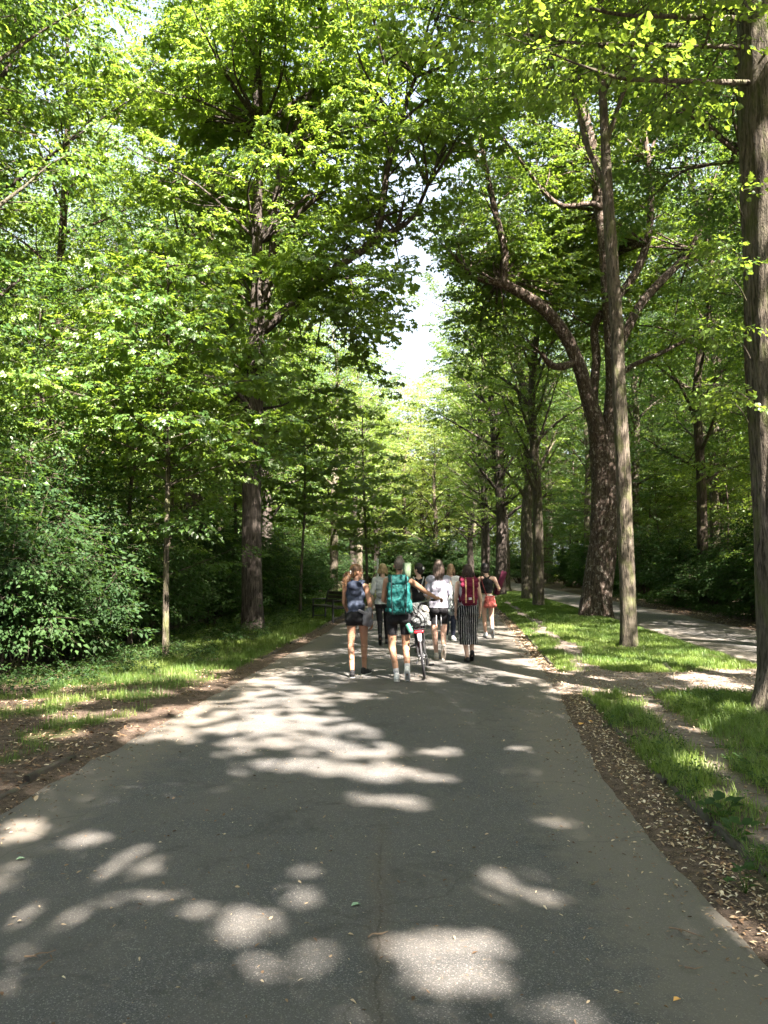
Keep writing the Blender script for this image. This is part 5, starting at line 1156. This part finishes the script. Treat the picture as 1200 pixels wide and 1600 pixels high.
for sx in (-1, 1):
    b = Bark(); pts, ts = catmull([(sx * .10, -.10, 1.42), (sx * .12, -.01, 1.47), (sx * .13, .10, 1.36), (sx * .14, .09, 1.18), (sx * .14, -.08, 1.04)], .03); b.tube(pts, [.022] * len(pts), 8); obj('shoulder_strap', b.mesh('strap', mar), bp)

# -- 8: black racerback, coral bag, yoga mat
p = Person('woman with short black hair in a black racerback top, a rolled mat under her arm', 1.73, 760, 18.1,
           dict(kneeL=(-.05, .1, .46), ankL=(-.01, .25, .09), kneeR=(.10, .02, .46), ankR=(.09, -.24, .22), shL=(-.17, 0, 1.36), shR=(.17, 0, 1.36), elR=(.27, -.06, 1.13), wrR=(.29, .14, 1.06), elL=(-.21, .06, 1.1), wrL=(-.16, .22, 1.0), head=(-.03, .03, 1.58)), SK['fair'], hands={'R': dict(dir=(-.2, .9, .3), side=(1, 0, 0), curl=.6)}).build()
tops = [q for q in p.torso(.014, neck=False)[3:5]]
p.wear('racerback_top', tops + [('c', (0, -.085, 1.30), .045, (0, -.07, 1.38), .035), ('c', (0, -.06, 1.38), .03, (-.07, -.01, 1.43), .028), ('c', (0, -.06, 1.38), .03, (.07, -.01, 1.43), .028), ('e', (0, .0, 1.17), (.155, .115, .14))], BLK, zbot=1.04)
p.wear('short_skirt', p.torso(.016, neck=False)[:3] + p.leg('L', .02, 0) + p.leg('R', .02, 0), cloth('pale_cotton', (0.55, 0.47, 0.40)), ztop=1.04, zbot=.74)
p.shoes(P_['wpaint'], P_['black'], pitchR=R(58), yawR=-.3)
p.hair(hair_mat('short_black_hair', (0.012, 0.010, 0.009), (0.04, 0.03, 0.028)), p.cap(.018, -.055) + [('e', p.hd((0, -.045, -.03)), (.085, .06, .07))], locks_back(p, 40, .10, .1, 10, .008, .010))
cb = thing('shoulder_bag', 'coral leather bag on a long strap behind the woman with the mat', 'bag', p.root.location)
cor = cloth('coral_leather', (0.40, 0.075, 0.065), (0.50, 0.15, 0.12), rough=.5, fold=.9)
fuse('bag_body', [('c', (-.03, -.16, .78), .075, (.13, -.16, .78), .075), ('c', (-.02, -.16, .95), .05, (.11, -.16, .95), .05), ('e', (.05, -.17, .84), (.14, .085, .14))], cor, cb, .008, 3, .02)
b = Bark(); pts, ts = catmull([(-.02, -.17, .95), (-.07, -.14, 1.12), (-.12, -.11, 1.28), (-.145, -.03, 1.42), (-.14, .06, 1.36), (-.02, .14, 1.10)], .03); b.tube(pts, [.013] * len(pts), 8); obj('strap', b.mesh('strap', cloth('maroon_leather', (0.16, .03, .03))), cb)
roll('yoga_mat', (.245, .12, 1.02), (.40, -.12, 1.53), .072, cloth('burgundy_foam', (0.11, 0.018, 0.045), fold=.1), p.root.location, 'burgundy yoga mat rolled up and sticking out behind the right arm of the last woman', 'mat')
# ------------------------------------------------------------------ the bicycle, local: x right, y forward, z up, origin under the rear hub
bx_, by_ = (664.5 - 600) / F_PX * 11.1, 11.1
bike = thing('bicycle', 'city bicycle seen from behind, leaning slightly left, with a loaded rear rack', 'bicycle', (bx_, by_ + .33, .034), -R(3.5))
bike.rotation_euler = (0, -R(6.5), -R(3.0))
def tb_(name, P, r, m, parent, k=8, rr=None):
    b = Bark(); pts, ts = catmull(P, .03); b.tube(pts, np.interp(ts, [0, 1], [r, rr or r]), k); return obj(name, b.mesh(name, m), parent)
def torus(name, c, Rw, r, m, parent, k=10, n=56, axis='x'):
    V, F = [], []
    for i in range(n):
        t = i / n * 2 * math.pi
        for j in range(k):
            s_ = j / k * 2 * math.pi; rad = Rw + r * math.cos(s_); V.append((c[0] + r * math.sin(s_), c[1] + rad * math.cos(t), c[2] + rad * math.sin(t)))
    I = np.arange(n * k).reshape(n, k); J = np.roll(I, -1, 1); F = np.stack([I, np.roll(I, -1, 0), np.roll(J, -1, 0), J], -1).reshape(-1, 4)
    return obj(name, mesh_np(name, V, [(F, 0)], [m], None, True), parent)
maroon_paint = plain('dark_red_paint', (0.10, 0.012, 0.018), .35)
def wheel(cy0):
    w = torus('wheel', (0, cy0, .335), .298, .010, P_['steel'], bike)
    torus('tyre', (0, cy0, .335), .318, .019, P_['black'], w)
    b = Bark()
    for i in range(28):
        a = i / 28 * 2 * math.pi; s_ = -1 if i % 2 else 1; a2 = a + (.9 if i % 4 < 2 else -.9)
        b.tube([(s_ * .028, cy0 + .022 * math.cos(a2), .335 + .022 * math.sin(a2)), (0, cy0 + .292 * math.cos(a), .335 + .292 * math.sin(a))], [.0013, .0013], 4)
    sp_ = obj('spokes', b.mesh('spokes', P_['steel']), w); sp_['kind'] = 'stuff'
    tb_('hub', [(-.05, cy0, .335), (0, cy0, .335), (.05, cy0, .335)], .021, P_['steel'], w, 12)
    return w
wheel(0.0); wheel(1.06)
tb_('frame', [(0, .46, .29), (0, .33, .62), (0, .27, .80)], .016, maroon_paint, bike)
tb_('down_tube', [(0, .46, .29), (0, .66, .48), (0, .90, .80)], .019, maroon_paint, bike)
tb_('top_tube', [(0, .36, .52), (0, .62, .64), (0, .89, .86)], .015, maroon_paint, bike)
tb_('head_tube', [(0, .925, .74), (0, .875, .95)], .019, maroon_paint, bike)
for sx in (-1, 1):
    tb_('chain_stay', [(sx * .05, 0, .335), (sx * .045, .2, .31), (sx * .02, .44, .29)], .008, P_['steel'], bike)
    tb_('seat_stay', [(sx * .05, 0, .335), (sx * .048, .16, .50), (sx * .02, .315, .66)], .007, P_['black'], bike)
    tb_('fork_blade', [(sx * .05, 1.06, .335), (sx * .05, .97, .56), (sx * .03, .925, .74)], .010, maroon_paint, bike)
    tb_('rack_stay', [(sx * .06, .0, .34), (sx * .065, -.02, .55), (sx * .065, -.02, .735)], .006, P_['black'] if sx < 0 else P_['steel'], bike)
def fender(c0, a0, a1, m):
    V, F = [], []; n = 24
    for i in range(n + 1):
        t = a0 + (a1 - a0) * i / n
        for j, (x, dr) in enumerate(((-.031, -.012), (-.024, .0), (0, .008), (.024, .0), (.031, -.012), (.022, -.004), (0, .004), (-.022, -.004))):
            rad = .352 + dr; V.append((x, c0 + rad * math.cos(t), .335 + rad * math.sin(t)))
    for i in range(n):
        for j in range(8): F.append((i * 8 + j, i * 8 + (j + 1) % 8, i * 8 + 8 + (j + 1) % 8, i * 8 + 8 + j))
    return obj('mudguard', mesh_np('mudguard', V, [(F, 0)], [m], None, True), bike)
fender(0.0, R(50), R(128), P_['wpaint']); fender(1.06, R(30), R(150), P_['black'])
for x in (-.06, 0, .06): tb_('rack_bar', [(x, -.26, .745), (x, 0, .745), (x, .26, .745)], .006, P_['black'], bike)
tb_('rack_end', [(-.07, -.26, .745), (0, -.27, .745), (.07, -.26, .745)], .007, P_['black'], bike)
rf = fuse('reflector', [('c', (-.05, -.285, .71), .022, (.05, -.285, .71), .022)], P_['red'], bike, .005, 1)
fuse('rear_lamp', [('c', (0, -.36, .60), .030, (0, -.345, .66), .034)], P_['wpaint'], bike, .005, 2)
tb_('seat_post', [(0, .27, .80), (0, .245, .90)], .013, P_['steel'], bike)
fuse('saddle', [('c', (-.045, .16, .94), .035, (.045, .16, .94), .035), ('c', (0, .18, .945), .035, (0, .40, .94), .018)], P_['black'], bike, .006, 3)
tb_('stem', [(0, .875, .95), (0, .86, 1.03), (0, .84, 1.07)], .013, P_['steel'], bike)
hb = tb_('handlebar', [(-.30, .70, 1.10), (-.22, .76, 1.10), (-.08, .84, 1.075), (0, .85, 1.07), (.08, .84, 1.075), (.22, .76, 1.10), (.30, .70, 1.10)], .012, P_['steel'], bike)
for sx in (-1, 1):
    tb_('grip', [(sx * .31, .69, 1.10), (sx * .23, .755, 1.10)], .018, P_['black'], hb, 10)
    tb_('brake_lever', [(sx * .20, .80, 1.095), (sx * .24, .79, 1.085), (sx * .29, .755, 1.075)], .006, P_['black'], hb)
cr_ = torus('chainring', (.05, .46, .29), .085, .005, P_['black'], bike, 6, 40)
tb_('crank', [(.07, .46, .29), (.075, .47, .20), (.075, .485, .13)], .009, P_['steel'], cr_); tb_('crank', [(-.07, .46, .29), (-.075, .45, .38), (-.075, .435, .45)], .009, P_['steel'], cr_)
for (x, y, z) in ((.12, .485, .13), (-.12, .435, .45)):
    fuse('pedal', [('c', (x - .035, y - .035, z), .012, (x + .035, y - .035, z), .012), ('c', (x - .035, y + .035, z), .012, (x + .035, y + .035, z), .012), ('c', (x - .035, y, z), .012, (x + .035, y, z), .012)], P_['black'], bike, .005, 1)
for dz in (.083, -.083): tb_('chain', [(.05, .46, .29 + dz), (.05, .22, .31 + dz * .7), (.05, .0, .335 + dz * .42)], .004, P_['black'], bike, 5)
fuse('derailleur', [('c', (.06, -.02, .29), .014, (.055, .03, .20), .016), ('e', (.065, 0, .335), (.012, .035, .035))], P_['black'], bike, .005, 1)
tb_('kickstand', [(-.05, .10, .29), (-.07, .0, .27), (-.09, -.14, .25)], .008, P_['steel'], bike)

bl = fuse('bundle', [('e', (0.01, 0, .86), (.178, .20, .10)), ('e', (.01, 0, .97), (.15, .18, .10)), ('e', (-.06, -.05, 1.02), (.10, .13, .08)), ('e', (.06, -.06, .90), (.12, .14, .12)), ('c', (-.14, -.1, .80), .045, (.15, -.1, .80), .045), ('c', (.08, -.10, 1.03), .05, (.13, .05, 1.0), .05), ('e', (0, .06, 1.03), (.12, .10, .08))],
          cloth('crumpled_grey', (0.15, 0.165, 0.16), (0.26, 0.27, 0.27), fold=1.6, scale=16), None, .007, 1, .024)
bl.parent = None; bl.matrix_world = Matrix.Translation(bike.location) @ Euler(bike.rotation_euler).to_matrix().to_4x4()
tag(bl, 'crumpled grey bundle strapped on the rear rack of the bicycle', 'bundle')
b = Bark()
for P in ([(-.12, -.18, .77), (-.10, -.235, .90), (.02, -.21, .98), (.06, -.12, 1.10), (.07, .1, 1.08)], [(.09, -.17, .76), (.10, -.235, .88), (.04, -.22, .99), (-.06, -.15, 1.10), (-.08, .05, 1.12)]):
    pts, ts = catmull(P, .02); b = Bark(); b.tube(pts, [.009] * len(pts), 6); obj('bungee_strap', b.mesh('strap', P_['black']), bl)
pm = fuse('pouch', [('e', (.12, -.12, 1.02), (.05, .05, .05)), ('e', (.15, -.10, .99), (.035, .04, .04))], cloth('cream_cloth', (0.55, 0.50, 0.42), fold=1.2), None, .006, 1)
pm.matrix_world = bl.matrix_world.copy(); tag(pm, 'small cream cloth pouch tucked on top of the grey bundle', 'pouch')
bt = thing('bottle', 'mint green drinking bottle tucked against the left side of the grey bundle', 'bottle'); bt.matrix_world = bl.matrix_world.copy()
fuse('bottle_body', [('c', (-.165, -.20, .86), .036, (-.115, -.235, .68 + .05), .036)], plain('mint_metal', (0.12, 0.42, 0.30), .35), bt, .006, 2)
fuse('cap', [('c', (-.172, -.195, .895), .024, (-.178, -.19, .925), .022)], P_['black'], bt, .005, 1)

# ------------------------------------------------------------------ the bench
bc = G(514, 971); bench = thing('park_bench', 'dark slatted bench in the grass at the left edge of the road', 'bench', (bc.x, bc.y, float(height(bc.x, bc.y))), R(-62))
# local: x along the bench, y towards its back; it faces the road
dw = plain('dark_bench_wood', (0.045, 0.035, 0.03), .6); bi = plain('black_iron', (0.015, 0.015, 0.017), .5)
def box(name, lo, hi, m, parent, rot=0, piv=None, bev=.004):
    bm = bmesh.new(); bmesh.ops.create_cube(bm, size=1)
    for v in bm.verts:
        v.co = Vector([(lo[i] + hi[i]) / 2 + v.co[i] * (hi[i] - lo[i]) for i in range(3)])
    if rot: bmesh.ops.rotate(bm, verts=bm.verts, cent=piv or (0, 0, 0), matrix=Matrix.Rotation(rot, 3, 'X'))
    bmesh.ops.bevel(bm, geom=bm.edges[:], offset=bev, segments=1, affect='EDGES')
    me = bpy.data.meshes.new(name); bm.to_mesh(me); bm.free(); me.materials.append(m); return obj(name, me, parent)
for i in range(4): box('seat_slat', (-.85, -.24 + i * .115, .44), (.85, -.145 + i * .115, .475), dw, bench)
for i in range(3): box('back_slat', (-.85, .225, .56 + i * .125), (.85, .25, .655 + i * .125), dw, bench, R(-12), (0, .22, .45))
for x in (-.75, .75):
    f_ = box('end_frame', (x - .025, -.23, .40), (x + .025, .23, .438), bi, bench)
    box('leg', (x - .025, -.23, -.03), (x + .025, -.185, .40), bi, bench); box('leg', (x - .025, .185, -.03), (x + .025, .23, .40), bi, bench)
    box('stretcher', (x - .015, -.185, .12), (x + .015, .185, .15), bi, f_); box('back_post', (x - .025, .19, .44), (x + .025, .224, .93), bi, bench, R(-12), (0, .22, .45))
    box('armrest', (x - .03, -.24, .64), (x + .03, .22, .67), bi, bench); box('arm_post', (x - .02, -.23, .44), (x + .02, -.19, .64), bi, bench)
# ------------------------------------------------------------------ white marker post far on the left verge
mp = W(590, 885, 40); mp = Vector((mp.x, 40, 0)); post = thing('marker_post', 'thin white post standing on the left verge behind the blonde woman', 'post', (mp.x, mp.y, 0))
tb_('shaft', [(0, 0, -.1), (0, 0, 1.0), (0, 0, 2.05)], .055, P_['wpaint'], post, 12); fuse('cap', [('e', (0, 0, 2.06), (.065, .065, .05))], P_['wpaint'], post, .01, 1)

# ------------------------------------------------------------------ small things on and beside the asphalt
tw = plain('dry_twig', (0.20, 0.14, 0.09), .9)
def twig(px, py, L, az, label, side=2):
    g = G(px, py, .03); r = random.Random(px); P = []; x, y = 0, 0
    for i in range(5): P.append((x, y, .012 + .012 * r.random())); x += L / 4 * math.cos(az + r.uniform(-.4, .4)); y += L / 4 * math.sin(az + r.uniform(-.4, .4))
    b = Bark(); pts, ts = catmull(P, .01); b.tube(pts, np.interp(ts, [0, 1], [.0045, .002]), 6)
    for i in range(side):
        q = Vector(P[1 + i]); a = az + r.choice((-1, 1)) * r.uniform(.5, 1.1); b.tube([q, q + Vector((math.cos(a), math.sin(a), .1)) * L * .3], [.003, .001], 5)
    o = obj('twig', b.mesh('twig', tw)); o.location = (g.x, g.y, road_z(g.x, g.y)); tag(o, label, 'twig', 'dry twigs on the road'); return o
def road_z(x, y): return 0.03 * (1 - ((2 * (x - float(ROAD_L(y))) / (float(ROAD_R(y)) - float(ROAD_L(y)))) - 1) ** 2) + .001
twig(38, 1500, .12, .5, 'forked dry twig on the asphalt at the lower left, beside the large light spots', 1)
twig(575, 1470, .10, .4, 'small crooked twig lying across the crack in the middle of the road')
twig(1045, 1450, .16, -.7, 'thin brown twig on the asphalt near the lower right')
twig(1070, 1260 + 250, .08, .2, 'short brown twig nearest the lower right corner', 1)
twig(925, 1385, .10, .9, 'thin twig on the asphalt left of the dry leaves on the right', 1)
twig(60, 1560 - 40, .09, 1.3, 'tiny straight twig below the forked twig at the lower left', 0)
fl = mat('fallen_leaf', .6, .3, (0.22, 0.33, 0.20)); yl = mat('yellow_leaf', .7, .3, (0.62, 0.36, 0.10))
def fallen(px, py, L, m, label, az=0.3):
    g = G(px, py, .02); V = [(-L / 2, 0, .004), (-L * .2, L * .28, .014), (L * .2, L * .26, .012), (L / 2, 0, .006), (L * .2, -L * .26, .016), (-L * .2, -L * .28, .012), (0, 0, .004)]
    F = [(6, 0, 5), (6, 5, 4), (6, 4, 3), (6, 3, 2), (6, 2, 1), (6, 1, 0)]
    me = bpy.data.meshes.new('fallen_leaf'); me.from_pydata(V, [], F); me.materials.append(m); o = obj('fallen_leaf', me); o.rotation_euler = (0, 0, az)
    o.location = (g.x, g.y, max(road_z(g.x, g.y) if float(ROAD_L(g.y)) < g.x < float(ROAD_R(g.y)) else -1, float(height(g.x, g.y))) + .003); return tag(o, label, 'leaf')
fallen(556, 1420, .05, fl, 'grey green leaf lying on the dark asphalt left of the crack')
fallen(32, 1343, .05, fl, 'pale leaf at the left side of the road above the light spots')
fallen(908, 1130, .10, yl, 'large yellow leaf among the litter by the right kerb', 1.0); fallen(922, 1127, .07, yl, 'smaller yellow leaf touching the large one by the right kerb', 2.0)
fallen(1058, 1563, .035, yl, 'pale leaf on the asphalt near the bottom right')
# tall grass stalk gone to seed by the cross path
def stalk():
    g = G(1056, 1092); root = thing('grass_stalk', 'tall pale grass stalk gone to seed at the edge of the cross path', 'grass', (g.x, g.y, float(height(g.x, g.y)))); sm = plain('straw', (0.50, 0.48, 0.30), .8)
    tb_('stem', [(0, 0, -.02), (-.01, 0, .16), (-.05, 0, .30), (-.085, .01, .36)], .0035, sm, root, 6, .002)
    b = Bark(); r = random.Random(2)
    for i in range(34):
        t = r.random(); q = Vector((-.05 - .07 * t, .01 * t, .30 + .10 * t)); d = Vector((r.uniform(-1, 1), r.uniform(-1, 1), r.uniform(-.2, 1))).normalized(); b.tube([q, q + d * .018, q + d * .03], [.001, .005, .001], 5)
    o = obj('seed_head', b.mesh('seed_head', sm), root); o['kind'] = 'stuff'
stalk()
# broad-leaved weeds by the right kerb
def weed(px, py, n, L, label, seed):
    g = G(px, py); V0, F0 = leaf_round(L, L * .8); V, F, T = [], [], []; r = random.Random(seed)
    for i in range(n):
        az = i * 2.4 + r.uniform(-.4, .4); s_ = r.uniform(.55, 1.1); e = Euler((r.gauss(0, .25), -r.uniform(.0, .7), az)).to_matrix(); rad = r.uniform(.01, .12) * (L / .09); q = np.array([math.cos(az) * rad, math.sin(az) * rad, .03 + r.uniform(0, .10)])
        b = len(V); V += ((V0 * s_) @ np.array(e).T + q).tolist(); F += [tuple(x + b for x in f) for f in F0]; T += [r.random()] * len(F0)
        b = len(V); V += [(0, 0, 0), (.004, 0, 0), tuple(q + [0.002, 0, 0]), tuple(q)]; F += [(b, b + 1, b + 2), (b, b + 2, b + 3)]; T += [.5, .5]
    o = obj('weed', mesh_np('weed', V, [(F, 0)], [M['leaf_shrub']], {'tint': ('FACE', T)})); o.location = (g.x, g.y, float(height(g.x, g.y))); return tag(o, label, 'plant', 'broad-leaved weeds along the right kerb')
weed(1128, 1298, 22, .085, 'largest leafy weed growing over the right kerb', 1); weed(1150, 1330, 14, .07, 'low weed just below the largest one on the right kerb', 2)
weed(1165, 1400, 12, .06, 'weed nearest the lower right corner by the kerb', 3); weed(957, 1142, 7, .055, 'small pale weed growing out of the litter beside the yellow leaves', 4)
weed(1035, 1188, 5, .05, 'tiny weed at the edge of the worn trail, right of the kerb bend', 5); weed(980, 1172, 6, .055, 'single flat weed touching the kerb halfway along', 6)
